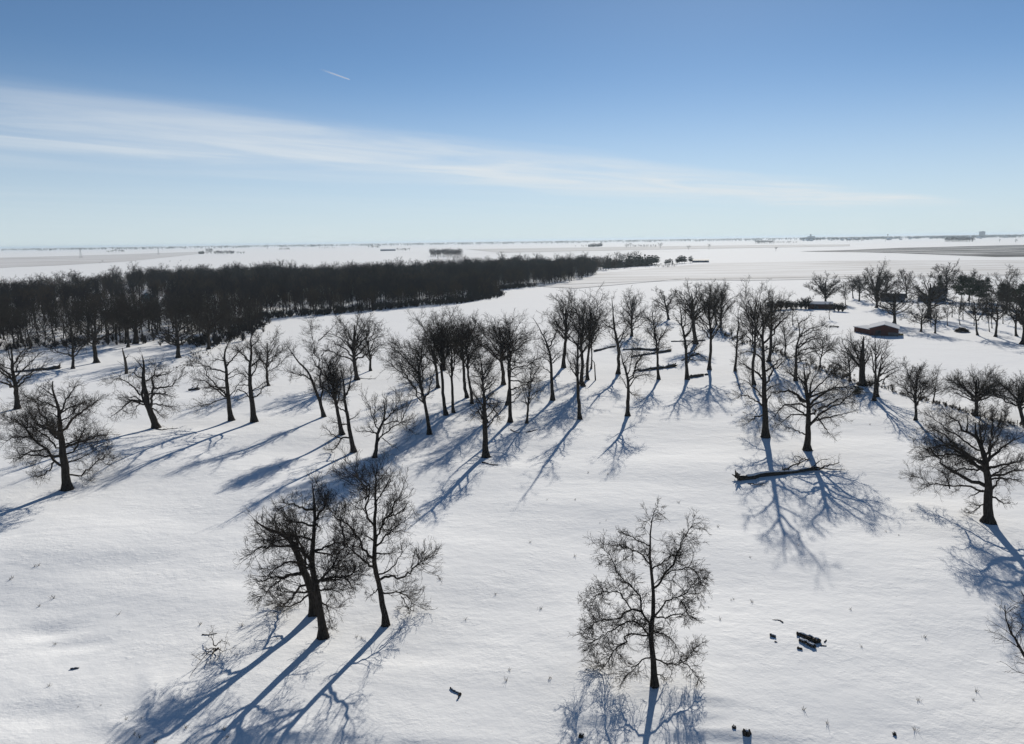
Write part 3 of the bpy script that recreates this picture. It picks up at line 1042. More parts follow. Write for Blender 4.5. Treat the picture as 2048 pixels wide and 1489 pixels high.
traced_tree(OAK, C9, [
    (19, [(275, 1195), (265, 1000), (255, 800), (240, 680), (190, 570), (130, 450), (80, 380)]),
    (12, [(250, 660), (300, 550), (330, 420)]),
    (10, [(265, 830), (320, 780), (380, 740)]),
    (9, [(290, 990), (340, 940)]),
    (10, [(245, 680), (180, 620), (150, 560)])],
    'stout flared-base bare tree forked in a wide V, left of the tallest grove cluster', fill=8)
traced_tree(OAK, C9, [
    (18, [(545, 1385), (530, 1150), (520, 900), (520, 700), (540, 500), (530, 300)]),
    (10, [(510, 1000), (470, 930), (430, 820), (400, 770)]),
    (10, [(525, 800), (590, 650), (640, 560)])],
    'tall slender bare tree standing in front of the tallest grove cluster', fill=8)
traced_tree(OAK, C9, [
    (17, [(925, 935), (930, 780), (925, 650), (890, 500), (880, 350), (860, 180)]),
    (12, [(930, 640), (960, 520), (1040, 380), (1080, 330)]),
    (10, [(890, 500), (830, 460), (770, 400)]),
    (8, [(945, 610), (1000, 570), (1060, 540)])],
    'Y-forked bare tree with pale gap in its crown, right of the tallest grove cluster', fill=4)
traced_tree(OAK, C9, [
    (20, [(1020, 1350), (1025, 1180), (1025, 1020), (1010, 930), (960, 780), (940, 680)]),
    (14, [(1040, 1010), (1090, 930), (1100, 860), (1150, 770), (1240, 740)]),
    (10, [(1060, 1060), (1100, 990), (1180, 970), (1240, 1000)]),
    (8, [(1060, 1090), (1090, 1150), (1180, 1190)]),
    (9, [(1020, 950), (1050, 800), (1060, 680)]),
    (9, [(1000, 920), (990, 820), (970, 750)]),
    (8, [(1100, 880), (1140, 700), (1150, 580)])],
    'small open bare tree with candelabra limbs standing alone in front of the fallen logs', fill=3, hero=True, dens=0.85)
C10 = (1230, 550, 6.474)
traced_tree(OAK, C10, [
    (18, [(565, 1355), (550, 1100), (540, 900), (510, 720), (490, 600), (480, 450), (480, 340)]),
    (12, [(490, 620), (430, 560), (360, 535), (290, 520)]),
    (9, [(540, 850), (470, 770), (400, 700)]),
    (9, [(570, 850), (640, 780), (720, 680)]),
    (9, [(515, 650), (530, 500), (560, 400)])],
    'bare tree whose trunk crosses in front of the long fallen log', fill=6)
traced_tree(OAK, C10, [
    (22, [(935, 1355), (925, 1150), (915, 900), (890, 750), (860, 640), (850, 480), (830, 320)]),
    (14, [(925, 820), (960, 740), (1010, 620), (1000, 500)]),
    (12, [(960, 1190), (1000, 1080), (1090, 930), (1180, 800)]),
    (12, [(905, 700), (905, 560), (910, 400)]),
    (10, [(870, 660), (800, 580), (760, 500)])],
    'flared-base bare tree with a second stem low on its right, beside a short log', fill=7)
traced_tree(OAK, C10, [
    (16, [(1555, 1250), (1570, 1050), (1580, 850), (1600, 680), (1590, 500), (1620, 380)]),
    (9, [(1590, 860), (1660, 790), (1748, 720)]),
    (8, [(1570, 950), (1530, 900), (1490, 860)])],
    'bare tree at the left end of the brushy fence row with crooked trunk', fill=7)
traced_tree(OAK, GF, [
    (26, [(1170, 900), (1165, 800), (1165, 730), (1170, 600), (1180, 480)]),
    (12, [(1150, 740), (1100, 670), (1040, 590), (960, 560)]),
    (12, [(1160, 720), (1120, 600), (1110, 470)]),
    (12, [(1190, 740), (1230, 660), (1276, 600)]),
    (10, [(1140, 720), (1060, 650), (990, 520)])],
    'fan-shaped multi-limbed bare tree in the fence row, just below the red barn', fill=8, trop=0.05)
C11 = (1660, 640, 5.278)
traced_tree(OAK, C11, [
    (16, [(465, 855), (480, 700), (480, 500), (478, 350), (475, 250), (480, 200)]),
    (8, [(478, 330), (430, 230), (420, 190)]),
    (8, [(478, 430), (540, 320), (600, 240)])],
    'thin straight-poled bare tree casting a forked shadow right of the fan-shaped tree', fill=4, dens=0.8)
traced_tree(OAK, C11, [
    (18, [(492, 810), (505, 650), (515, 560), (535, 470), (545, 400)]),
    (10, [(530, 590), (600, 560), (680, 510), (760, 490), (800, 480)]),
    (8, [(560, 660), (600, 600), (680, 560)]),
    (7, [(540, 420), (590, 370), (640, 330)])],
    'broken-topped bare tree with a horizontal limb to the right, beside the thin pole tree', fill=2, dens=0.8)

# ------------------------------------------------------------------ pasture trees, from their outline
A = auto_tree
A(OAK, (35, 818), (12, 672), 48, 'bare tree half cut by the left edge, left of the big wide oak', cs=0.3, r=4.5, n=12)
A(OAK, (146, 738), (142, 640), 38, 'small bare tree with low side limbs, right of the left fallen log', cs=0.25, r=2.6, n=10, dens=0.9)
A(OAK, (193, 726), (190, 618), 42, 'bare tree with thick trunk at the wood edge, casting a long thin shadow left', cs=0.42, r=4.2, n=11)
A(OAK, (256, 695), (254, 596), 40, 'bare tree on the wood edge above the broken snag', cs=0.4, r=2.6, n=11)
A(OAK, (270, 688), (272, 590), 44, 'stout bare tree on the wood edge, right of the tree above the snag', cs=0.36, r=3.5, n=11)
A(OAK, (357, 716), (348, 612), 48, 'leaning low-forked bare tree in front of the wood edge with wide drooping crown', cs=0.28, r=4, n=13)
A(OAK, (418, 699), (420, 600), 45, 'bare tree at the corner of the wood above the brown brushy bank', cs=0.35, r=3, n=12)
A(OAK, (537, 772), (539, 664), 36, 'bare tree with round crown standing behind the two side-by-side trees', cs=0.3, r=2.6, n=13)
A(OAK, (714, 760), (708, 622), 50, 'large vase-shaped bare tree with thick trunk at the far side of the left pasture', cs=0.25, r=4.6, n=15, start=(0.33, 0.7), arch=0.85)
A(OAK, (741, 742), (737, 638), 23, 'narrow bare tree right beside the large vase-shaped tree', cs=0.2, r=2.6, n=13, arch=0.8)
A(OAK, (892, 831), (880, 614), 38, 'tall leaning bare tree with knobbed trunk, second from the left in the grove front', cs=0.5, r=4.0, n=15, arch=0.7)
A(OAK, (876, 776), (866, 640), 34, 'dark bare tree behind the tall leaning knobbed tree', cs=0.4, r=3.6, n=13)
A(OAK, (889, 741), (884, 640), 30, 'far bare tree at the back of the grove left side with flared base', cs=0.4, r=3.4, n=12)
A(OAK, (907, 826), (899, 640), 24, 'slim bare pole-like tree with narrow crown in the grove front left', cs=0.45, r=3.2, n=11, dens=0.9)
A(OAK, (934, 796), (925, 622), 31, 'vase-shaped bare tree behind the slim pole-like tree', cs=0.35, r=3.8, n=15, start=(0.45, 0.8), arch=0.9)
A(OAK, (944, 808), (941, 634), 30, 'bare tree close right of the vase-shaped tree in the grove', cs=0.45, r=3.2, n=13, arch=0.8)
A(OAK, (973, 846), (972, 690), 26, 'bare trunk hidden half behind the knobbly front tree', cs=0.5, r=3.6, n=10)
A(OAK, (1007, 770), (1000, 624), 58, 'wide fan-crowned bare tree at the middle back of the grove', cs=0.38, r=4.2, n=20, start=(0.4, 0.75), arch=0.85)
A(OAK, (1013, 811), (1012, 640), 36, 'thin straight bare tree in front of the wide fan-crowned tree', cs=0.5, r=2.6, n=12, arch=0.8)
A(OAK, (1127, 736), (1124, 584), 27, 'thick dark bare tree on the left of the tallest grove cluster', cs=0.4, r=4.0, n=15, arch=0.75)
A(OAK, (1166, 773), (1166, 580), 44, 'biggest spreading bare tree of the tallest grove cluster', cs=0.38, r=4.0, n=18, start=(0.4, 0.85), arch=0.85)
A(OAK, (1175, 760), (1185, 588), 34, 'bare tree on the right of the tallest grove cluster', cs=0.42, r=3.2, n=14, arch=0.8)
A(OAK, (1182, 738), (1176, 610), 24, 'thin bare tree at the back of the tallest grove cluster', cs=0.45, r=1.7, n=10)
A(OAK, (1263, 673), (1267, 575), 30, 'dark oval-crowned bare tree behind the Y-forked tree', cs=0.15, r=2.6, n=16, arch=0.55)
A(OAK, (1337, 640), (1325, 578), 24, 'small crooked bare tree at the far back of the grove, alone on the snow', cs=0.25, r=2.6, n=12, arch=0.5)
A(OAK, (1391, 688), (1385, 563), 36, 'thick dark bare tree at the back of the right grove', cs=0.42, r=4.4, n=16, arch=0.7)
A(OAK, (1419, 740), (1410, 566), 34, 'straight bare tree with tall crown, right of the low second-stem tree', cs=0.42, r=3.4, n=16, arch=0.7)
A(OAK, (1440, 656), (1442, 562), 26, 'spiky-topped bare tree at the back right of the grove', cs=0.2, r=2.6, n=16, arch=0.75)
A(OAK, (1433, 650), (1428, 572), 18, 'slim bare tree just left of the spiky-topped tree', cs=0.3, r=2.2, n=10)
A(OAK, (1508, 770), (1509, 570), 34, 'bare tree with bare lower trunk behind the very tall straight oak', cs=0.5, r=3.2, n=14, arch=0.65)
A(OAK, (1537, 724), (1545, 572), 34, 'dark flat-topped bare tree behind and right of the very tall oak', cs=0.5, r=3.4, n=15, arch=0.5)
A(OAK, (1831, 841), (1836, 726), 31, 'small bare tree with forked trunk and dense upright twigs in front of the fence row', cs=0.28, r=2.8, n=16, arch=0.75, trop=0.09, dens=1.2)
A(OAK, (1867, 803), (1870, 754), 22, 'little round bare tree on the fence line right of the forked one', cs=0.3, r=1.4, n=11, arch=0.7, trop=0.08)
A(OAK, (1951, 832), (1953, 743), 46, 'fan-shaped bare tree on the fence row directly behind the broad oak', cs=0.3, r=3.6, n=18, start=(0.38, 0.6), arch=0.9, trop=0.08)
A(OAK, (2046, 848), (2032, 752), 48, 'fan-shaped bare tree at the right edge on the fence row', cs=0.3, r=3.6, n=18, start=(0.38, 0.6), arch=0.9, trop=0.08)
A(OAK, (2128, 1478), (2112, 1120), 92, 'bare tree cut by the right edge in the foreground, only its drooping left branches visible', cs=0.22, r=12, n=12, arch=0.35, droop=0.03, dens=0.6)
A(OAK, (1700, 762), (1690, 684), 26, 'bushy small bare tree in the fence row between the many-limbed oak and the fan tree', cs=0.2, r=1.8, n=12)
A(OAK, (1640, 735), (1650, 660), 26, 'thin bare tree in the fence row behind the one-sided tree', cs=0.25, r=1.6, n=11)
A(OAK, (1505, 690), (1500, 615), 20, 'thin twiggy bare tree at the left start of the fence row', cs=0.25, r=1.4, n=10)
A(OAK, (1570, 712), (1572, 640), 24, 'twiggy bare tree in the fence row right of the flat-topped tree', cs=0.25, r=1.6, n=11)

# farmyard trees
A(OAK, (1651, 606), (1651, 549), 25, 'egg-shaped many-stemmed bare tree directly behind the far red shed', cs=0.12, r=2.0, n=18, start=(0.15, 0.5), arch=0.9, trop=0.07)
A(OAK, (1706, 597), (1706, 549), 14, 'slender bare tree alone on the snow right of the far red shed', cs=0.3, r=1.1, n=11)
A(OAK, (1718, 603), (1722, 546), 14, 'slender forked bare tree, next right of the lone slender one', cs=0.25, r=1.4, n=11, arch=0.8)
A(OAK, (1691, 610), (1689, 562), 9, 'thin sapling-like bare tree just right of the far red shed', cs=0.2, r=0.7, n=9)
A(OAK, (1753, 616), (1757, 533), 27, 'tall clump-stemmed bare tree left of the dark low house', cs=0.15, r=2.4, n=20, start=(0.15, 0.5), arch=0.9, trop=0.06)
A(OAK, (1773, 592), (1774, 541), 15, 'bare tree behind the dark low house, left side', cs=0.25, r=1.3, n=11)
A(OAK, (1788, 648), (1786, 566), 34, 'spreading bare oak with flared base right behind the red barn', cs=0.25, r=3.0, n=14, arch=0.4)
A(OAK, (1813, 597), (1810, 538), 15, 'tall loose bare tree between the two far houses', cs=0.25, r=1.3, n=11)
A(OAK, (1842, 664), (1843, 606), 27, 'small bare tree in front of the big grey house, nearest to the barn', cs=0.3, r=1.8, n=13)
A(OAK, (1857, 637), (1858, 550), 34, 'massive-trunked bare tree in front of the big grey house', cs=0.25, r=4.2, n=16, arch=0.5)
A(OAK, (1870, 667), (1877, 610), 17, 'leaning thin bare tree below the big grey house', cs=0.35, r=1.6, n=9)
A(OAK, (1892, 600), (1894, 521), 19, 'tallest bare tree of the farmyard, right behind the big grey house', cs=0.25, r=1.8, n=15, arch=0.7)
A(OAK, (1937, 603), (1940, 545), 26, 'bare tree behind the dark pines', cs=0.3, r=1.4, n=13)
A(OAK, (1955, 671), (1952, 588), 21, 'straight bare tree in front of the dark pines', cs=0.4, r=1.8, n=10)
A(OAK, (1991, 674), (1990, 586), 21, 'straight thick-poled bare tree, right of the mound of brush', cs=0.4, r=2.2, n=10)
A(OAK, (2013, 628), (2016, 542), 25, 'pale fan-crowned bare tree at the far right of the farmyard', cs=0.25, r=1.3, n=14, start=(0.25, 0.5), arch=0.85)
A(OAK, (2033, 673), (2030, 590), 22, 'bare tree next to the big trunk at the right edge', cs=0.35, r=2.0, n=10)
A(OAK, (2045, 689), (2046, 566), 38, 'big dark bare tree at the right edge of the farmyard', cs=0.35, r=3.8, n=15)
A(OAK, (1585, 650), (1586, 600), 9, 'thin lone sapling in front of the dark hedge', cs=0.35, r=0.8, n=7)
A(OAK, (1659, 639), (1659, 606), 8, 'tiny lone sapling in the snow in front of the far red shed', cs=0.45, r=0.7, n=7)
for bx, by, ty in [(1904, 635, 592), (1920, 650, 604), (1926, 640, 596), (1979, 664, 610), (1984, 657, 600), (2006, 648, 598), (1862, 655, 612), (1895, 652, 606), (1964, 640, 596), (1948, 652, 608)]:
    A('sapling', (bx, by), (bx, ty), 8, 'thin bare sapling among the trees on the farmyard slope', cs=0.35, r=0.75, n=6, cat='sapling',
      group='thin saplings on the farmyard slope')

# ------------------------------------------------------------------ repeated kinds: wood trees, conifers, shrubs


def wood_variant(H, W, cs, n, r, arch, start=None, D=420.0, dens=0.6, trop=0.05):
    rng = next_rng()
    K = 8
    s = np.linspace(0, 1, K)[:, None]
    tp = s * np.array([rng.uniform(-1, 1), rng.uniform(-1, 1), H]) * 0.82
    tp[1:] += np.cumsum(rng.normal(size=(K - 1, 3)) * H * 0.012 * np.array([1, 1, 0]), 0)
    R = r * (1 - 0.75 * s[:, 0])
    cen = np.array([tp[-1, 0], tp[-1, 1], H * (1 + cs) / 2])
    limbs = ellipsoid_limbs(rng, n, cen, (W, H * (1 - cs) / 2), tp, R, start or (cs / 0.82, 0.95), arch)
    return finish_tree('wood_tree', (0, 0, 0), [(tp, R)], limbs, rng, D, 'bare tree', 'tree', dens=dens, trop=trop)


def copy_tree(root, loc, rz, sc, name=None, label=None, group=None):
    r = root.copy()
    COL.objects.link(r)
    if name:
        r.name = name
    r.location = loc
    r.rotation_euler = (0, 0, rz)
    r.scale = (sc, sc, sc * 1.0)
    if label:
        r['label'] = label
    if group:
        r['group'] = group
    for ch in list(root.children):
        c = ch.copy()
        COL.objects.link(c)
        c.parent = r
        for g in ch.children:
            d = g.copy()
            COL.objects.link(d)
            d.parent = c
    return r


def joined(root, name, mat=None):
    Vs, Qs, n = [], [], 0
    for ch in root.children:
        me = ch.data
        v = np.empty(len(me.vertices) * 3, np.float32)
        me.vertices.foreach_get('co', v)
        q = np.empty(len(me.loops), np.int32)
        me.loops.foreach_get('vertex_index', q)
        Vs.append(v.reshape(-1, 3))
        Qs.append(q.reshape(-1, 4) + n)
        n += len(v) // 3
    return mesh_np(name, np.concatenate(Vs), np.concatenate(Qs), mat or M_WOODTWIG)


def conifer_mesh(name, H, W, cs, rng, count, size, cone=True, mat=None):
    g = Geo()
    t = np.linspace(0, 1, 5)
    tp = np.stack([0 * t, 0 * t, t * H * 0.95 - 0.3], 1)
    g.tubes(tp, 0.02 * H * (1 - 0.85 * t), 6)
    V0, Q0 = np.concatenate(g.V), np.concatenate(g.Q)
    # needle sprays gathered into boughs
    nb = max(10, count // 40)
    if cone:
        z = cs + (1 - cs) * rng.random(nb) ** 1.3
        rr = W * (1 - (z - cs) / (1 - cs)) ** 0.85 * (0.75 + 0.35 * rng.random(nb)) + 0.15
    else:
        z = cs + (1 - cs) * rng.random(nb)
        zz = (z - cs) / (1 - cs) * 2 - 1
        rr = W * np.sqrt(np.clip(1 - (zz * 0.9 + 0.05) ** 2, 0.05, 1)) * (0.65 + 0.45 * rng.random(nb))
    a = rng.uniform(0, 6.28, nb)
    per = count // nb
    b = rng.integers(0, nb, count)
    f = rng.random(count) ** 0.5
    sp = 0.09 * W + 0.12 * rr[b] * (0.4 + f)
    cx = np.cos(a[b]) * rr[b] * f + rng.normal(size=count) * sp
    cy = np.sin(a[b]) * rr[b] * f + rng.normal(size=count) * sp
    cz = z[b] * H - (0.10 * H * f * (1 if cone else -0.3)) * (rr[b] / W) + rng.normal(size=count) * 0.02 * H
    c = np.stack([cx, cy, np.maximum(cz, 0.2)], 1)
    d1 = rng.normal(size=(count, 3))
    d1[:, 2] *= 0.5
    d1 /= np.linalg.norm(d1, axis=1, keepdims=True)
    d2 = np.cross(d1, rng.normal(size=(count, 3)))
    d2 /= np.linalg.norm(d2, axis=1, keepdims=True)
    s1 = size * rng.uniform(0.6, 1.3, (count, 1))
    V = np.stack([c - d1 * s1, c + d2 * s1 * 0.35, c + d1 * s1, c - d2 * s1 * 0.35], 1).reshape(-1, 3)
    Q = np.arange(count * 4).reshape(-1, 4)
    return mesh_np(name + '_trunk', V0, Q0, M_BARK), mesh_np(name + '_crown', V, Q, mat or M_NEEDLE, False)


def conifer(name, loc, H, W, cs, count, size, cone, label, group=None, rng=None):
    rng = rng or next_rng()
    tm, cm = conifer_mesh(name, H, W, cs, rng, count, size, cone)
    root = empty(name, loc, label, 'tree', group)
    link('trunk', tm, root)
    link('crown', cm, root)
    return root


def fix_children(root, ok=True):
    return root


def shrub_mesh(name, H, W, stems, rm, rng, mat, dens=1.0):
    a = rng.uniform(0, 6.28, stems)
    lean = rng.uniform(0.1, 1.0, stems)
    K = 6
    s = np.linspace(0, 1, K)
    P = np.zeros((stems, K, 3))
    hh = H * rng.uniform(0.55, 1.0, stems)
    P[:, :, 0] = (np.cos(a) * lean * W)[:, None] * s[None] ** 1.2
    P[:, :, 1] = (np.sin(a) * lean * W)[:, None] * s[None] ** 1.2
    P[:, :, 2] = hh[:, None] * s[None]
    P[:, 1:, :] += np.cumsum(rng.normal(size=(stems, K - 1, 3)) * H * 0.035, 1)
    P[:, 0, 2] = -0.1
    R = np.repeat((rm * 2.2 * (1 - 0.7 * s))[None], stems, 0)
    g = Geo()
    g.tubes(P, R, 4)
    L = np.linalg.norm(np.diff(P, axis=1), axis=2).sum()
    P2, R2 = grow(rng, P, R, int(L * 2.2 * dens), 0.2, (0.25, 0.5), (0.4, 0.9), 0.08, 0.25, 4, 0.01, rm * 1.3, H * 0.5)
    g.tubes(P2, R2, 3)
    L = np.linalg.norm(np.diff(P2, axis=1), axis=2).sum()
    P3, R3 = grow(rng, P2, R2, int(L * 2.0 * dens), 0.1, (0.3, 0.7), (0.4, 0.9), 0.06, 0.25, 3, 0.01, rm, H * 0.3)
    g.tubes(P3, R3, 3)
    return g.mesh(name, mat)


def scatter(name, pts, rots, scales, sources, label=None, cat=None):
    """one stuff object: points that carry copies of a few source meshes (geometry nodes)"""
    me = bpy.data.meshes.new(name)
    me.vertices.add(len(pts))
    me.vertices.foreach_set('co', np.ascontiguousarray(pts, np.float32).ravel())
    rng = np.random.default_rng(len(pts))
    at = me.attributes.new('rot', 'FLOAT_VECTOR', 'POINT')
    rv = np.zeros((len(pts), 3), np.float32)
    rv[:, 2] = rots
    at.data.foreach_set('vector', rv.ravel())
    at = me.attributes.new('scl', 'FLOAT', 'POINT')
    at.data.foreach_set('value', np.ascontiguousarray(scales, np.float32))
    at = me.attributes.new('pick', 'INT', 'POINT')
    at.data.foreach_set('value', rng.integers(0, len(sources), len(pts)).astype(np.int32))
    o = link(name, me)
    tag(o, label, cat, kind='stuff')
    nt = bpy.data.node_groups.new(name, 'GeometryNodeTree')
    nt.interface.new_socket('Geometry', in_out='INPUT', socket_type='NodeSocketGeometry')
    nt.interface.new_socket('Geometry', in_out='OUTPUT', socket_type='NodeSocketGeometry')
    gi, go = nt.nodes.new('NodeGroupInput'), nt.nodes.new('NodeGroupOutput')
    join = nt.nodes.new('GeometryNodeJoinGeometry')
    for s in reversed(sources):
        oi = nt.nodes.new('GeometryNodeObjectInfo')
        oi.inputs['Object'].default_value = s
        oi.inputs['As Instance'].default_value = True
        nt.links.new(oi.outputs['Geometry'], join.inputs[0])
    iop = nt.nodes.new('GeometryNodeInstanceOnPoints')
    nt.links.new(gi.outputs[0], iop.inputs['Points'])
    nt.links.new(join.outputs[0], iop.inputs['Instance'])
    iop.inputs['Pick Instance'].default_value = True

    def na(nm, typ):
        n = nt.nodes.new('GeometryNodeInputNamedAttribute')
        n.data_type = typ
        n.inputs['Name'].default_value = nm
        return n.outputs['Attribute']
    nt.links.new(na('pick', 'INT'), iop.inputs['Instance Index'])
    nt.links.new(na('rot', 'FLOAT_VECTOR'), iop.inputs['Rotation'])
    nt.links.new(na('scl', 'FLOAT'), iop.inputs['Scale'])
    nt.links.new(iop.outputs[0], go.inputs[0])
    md = o.modifiers.new('scatter', 'NODES')
    md.node_group = nt
    return o


def src(name, me):
    return bpy.data.objects.new(name, me)


def in_poly(x, y, poly):
    c = np.zeros(x.shape, bool)
    n = len(poly)
    for i in range(n):
        x1, y1 = poly[i]
        x2, y2 = poly[(i + 1) % n]
        m = ((y1 > y) != (y2 > y)) & (x < (x2 - x1) * (y - y1) / (y2 - y1 + 1e-12) + x1)
        c ^= m
    return c


def to_px(p):
    v = np.asarray(p, float) - CAM
    a = v @ _r
    b = v @ _u
    c = v @ _f
    return CX + F_PX * a / c, CY - F_PX * b / c


# --- the dark wood on the left
rw = np.random.default_rng(77)
VAR = [wood_variant(18, 5.5, 0.30, 13, 0.30, 0.6), wood_variant(19, 5.0, 0.38, 12, 0.32, 0.75), wood_variant(16, 5.8, 0.14, 16, 0.27, 0.5),
       wood_variant(20, 4.6, 0.40, 13, 0.30, 0.85, (0.45, 0.85)), wood_variant(17, 6.6, 0.22, 16, 0.36, 0.55), wood_variant(13, 4.6, 0.08, 15, 0.2, 0.6)]
M_WOODTWIG2 = noise_mat('wood_twig_brown', (0.034, 0.024, 0.017), (0.062, 0.044, 0.031), 0.05, 0.95, spec=0.05)
M_WOODTWIG3 = noise_mat('wood_twig_grey', (0.018, 0.017, 0.019), (0.034, 0.031, 0.030), 0.05, 0.95, spec=0.05)
VAR_SRC = [src('wood_tree_source', joined(v, 'wood_tree_source', (M_WOODTWIG, M_WOODTWIG3, M_WOODTWIG2, M_WOODTWIG, M_WOODTWIG2, M_WOODTWIG)[i])) for i, v in enumerate(VAR)]
WOOD_PX = [(-260, 712), (0, 703), (120, 695), (250, 689), (330, 686), (420, 693), (515, 664), (514, 640), (600, 633), (700, 626), (830, 613), (930, 606),
           (1000, 593), (990, 581), (1070, 573), (1150, 563), (1197, 549), (1180, 537), (1000, 541), (850, 549), (700, 557), (400, 558), (250, 567), (0, 604), (-260, 628)]
WOOD = [tuple(ground_flat(*p)[:2]) for p in WOOD_PX]
wx = [p[0] for p in WOOD]
wy = [p[1] for p in WOOD]
step = 6.6
X, Y = np.meshgrid(np.arange(min(wx), max(wx), step), np.arange(min(wy), max(wy), step))
X = (X + rw.uniform(-0.5, 0.5, X.shape) * step * 0.95).ravel()
Y = (Y + rw.uniform(-0.5, 0.5, Y.shape) * step * 0.95).ravel()
m = in_poly(X, Y, WOOD)
X, Y = X[m], Y[m]
pxx, pyy = to_px(np.stack([X, Y, np.zeros_like(X)], 1))
keep = (pxx > -150) & (pxx < 2200)
# a small clearing in front of the blue house, and a looser stand towards the left
keep &= ~((np.abs(pxx - 294) < 13) & (pyy > 583) & (pyy < 624))
keep &= ~((np.abs(pxx - 345) < 14) & (pyy > 575) & (pyy < 600))
loose = np.clip((pxx - 60) / 60, 0, 1) * np.clip((330 - pxx) / 80, 0, 1) * np.clip((680 - pyy) / 20, 0, 1)
keep &= rw.random(len(X)) > 0.38 * loose
keep &= rw.random(len(X)) > 0.08 * (pxx < 520)
gapn = np.sin(X * 0.09 + 0.4 * np.sin(Y * 0.05)) + np.sin(Y * 0.075 + 0.02 * X) + rw.normal(size=len(X)) * 0.35
keep &= ~((gapn < -1.25) & (pxx < 700))
for gx_, gy_, gw_ in [(252, 574, 6), (272, 588, 5), (322, 590, 6), (408, 588, 5), (432, 604, 6), (458, 600, 4), (472, 586, 4), (116, 596, 5), (142, 618, 6), (78, 640, 7), (190, 600, 4),
                      (560, 606, 3), (610, 590, 3), (705, 575, 3), (1000, 556, 3), (1060, 551, 3), (1150, 546, 4)]:
    hh_ = gy_ - (495.5 - 0.0142 * gx_)
    keep &= ~((np.abs(pxx - gx_ - 0.12 * (pyy - gy_)) < gw_ * rw.uniform(0.6, 1.3, len(X))) & (pyy > gy_ - 2) & (pyy < gy_ + hh_ * 0.78))
X, Y, pxx, pyy = X[keep], Y[keep], pxx[keep], pyy[keep]
order = np.argsort(-pyy + 0.02 * np.abs(pxx - 500))
X, Y = X[order], Y[order]
NI = 170
for i in range(min(NI, len(X))):
    v = VAR[i % len(VAR)]
    rz, sc = rw.uniform(0, 6.28), rw.uniform(0.78, 1.12)
    if i < len(VAR):
        v.location = (X[i], Y[i], -0.05)
        v.rotation_euler = (0, 0, rz)
        v['label'] = 'bare tree along the near edge of the dense dark wood'
        v['group'] = 'trees of the near edge of the dark wood'
    else:
        copy_tree(v, (X[i], Y[i], -0.05), rz, sc, 'wood_tree', 'bare tree along the near edge of the dense dark wood', 'trees of the near edge of the dark wood')
N = len(X) - NI
pts = np.stack([X[NI:], Y[NI:], np.full(N, -0.05)], 1)
lowf = np.sin(X[NI:] * 0.045 + 1.3) * np.sin(Y[NI:] * 0.031) + 0.7 * np.sin(X[NI:] * 0.017 - Y[NI:] * 0.023)
wsc = rw.uniform(0.55, 1.02, N) * (1 + 0.16 * lowf)
em = rw.random(N) < 0.15
wsc[em] *= rw.uniform(1.12, 1.42, em.sum())
wsc = np.clip(wsc, 0.42, 1.42)
scatter('wood', pts, rw.uniform(0, 6.28, N), wsc, VAR_SRC, 'dense dark bare wood filling the left middle distance', 'wood')
print('wood', len(X))

SH = [shrub_mesh('undergrowth_source', 2.6, 1.6, 16, 0.035, next_rng(), M_WOODTWIG, 0.8) for _ in range(3)]
SH_SRC = [src('undergrowth_source', s) for s in SH]
ue = []
for i in range(14):
    p, q = np.array(WOOD[i]), np.array(WOOD[i + 1])
    ln = np.linalg.norm(q - p)
    for k in range(int(ln / (0.9 if i < 6 else 0.38))):
        t = rw.random()
        e = (q - p) / ln
        nrm = np.array([-e[1], e[0]])
        ue.append(np.r_[p + (q - p) * t + nrm * (rw.normal() * 2.5 + rw.random() ** 2 * 22), -0.05])
ue = np.array(ue)
scatter('undergrowth', ue, rw.uniform(0, 6.28, len(ue)), rw.uniform(0.5, 1.4, len(ue)), SH_SRC, 'dark twiggy undergrowth along the foot of the wood', 'undergrowth')

# conifers among the far end of the wood and the farm behind it
CON = []
for i, (H, W, cs, cone) in enumerate([(13, 3.6, 0.05, True), (15, 3.2, 0.06, True), (12, 4.2, 0.12, False)]):
    r_ = next_rng()
    CON.append(conifer_mesh('conifer', H, W, cs, r_, 1500, 0.75, cone))


def place_conifer(k, loc, sc, label, group, name='conifer'):
    root = empty(name, tuple(loc), label, 'tree', group)
    root.scale = (sc, sc, sc)
    root.rotation_euler = (0, 0, rw.uniform(0, 6.28))
    link('trunk', CON[k][0], root)
    link('crown', CON[k][1], root)
    return root


def hpx(bx, by, hp):
    p = ground_flat(bx, by)
    return p, hp * math.hypot(p[0], p[1]) / F_PX


def con_row(xs, ys, hs, label, group, kinds=(0, 1, 2)):
    for i, x in enumerate(xs):
        y = ys[0] + (ys[1] - ys[0]) * i / max(1, len(xs) - 1) + rw.uniform(-0.6, 0.6)
        k = kinds[int(rw.integers(0, len(kinds)))]
        h = rw.uniform(*hs)
        p, hm = hpx(x, y, h)
        place_conifer(k, p, hm / (13, 15, 12)[k], label, group)


def far_trees(xs, y, hs, label, group, yj=0.5, wide=1.0, cat='tree'):
    xs = np.asarray(xs, float)
    if group in ('trees of the isolated woodlot', 'trees of the far clump above the wood', 'trees of the dark far belt', 'trees of the clump before the tall block'):
        xs = np.concatenate([xs, xs[:-1] + np.diff(xs) / 2])
    for x in xs:
        k = int(rw.integers(0, len(VAR)))
        p, hm = hpx(x + rw.uniform(-1.2, 1.2), y + rw.uniform(-yj, yj), rw.uniform(*hs))
        s = hm / (18, 19, 16, 20, 17, 14)[k]
        r = link('far_tree' if cat == 'tree' else 'bush', VAR_SRC[k].data, None, tuple(p))
        r.scale = (s * wide, s * wide, s)
        r.rotation_euler = (0, 0, rw.uniform(0, 6.28))
        tag(r, label, cat, group)


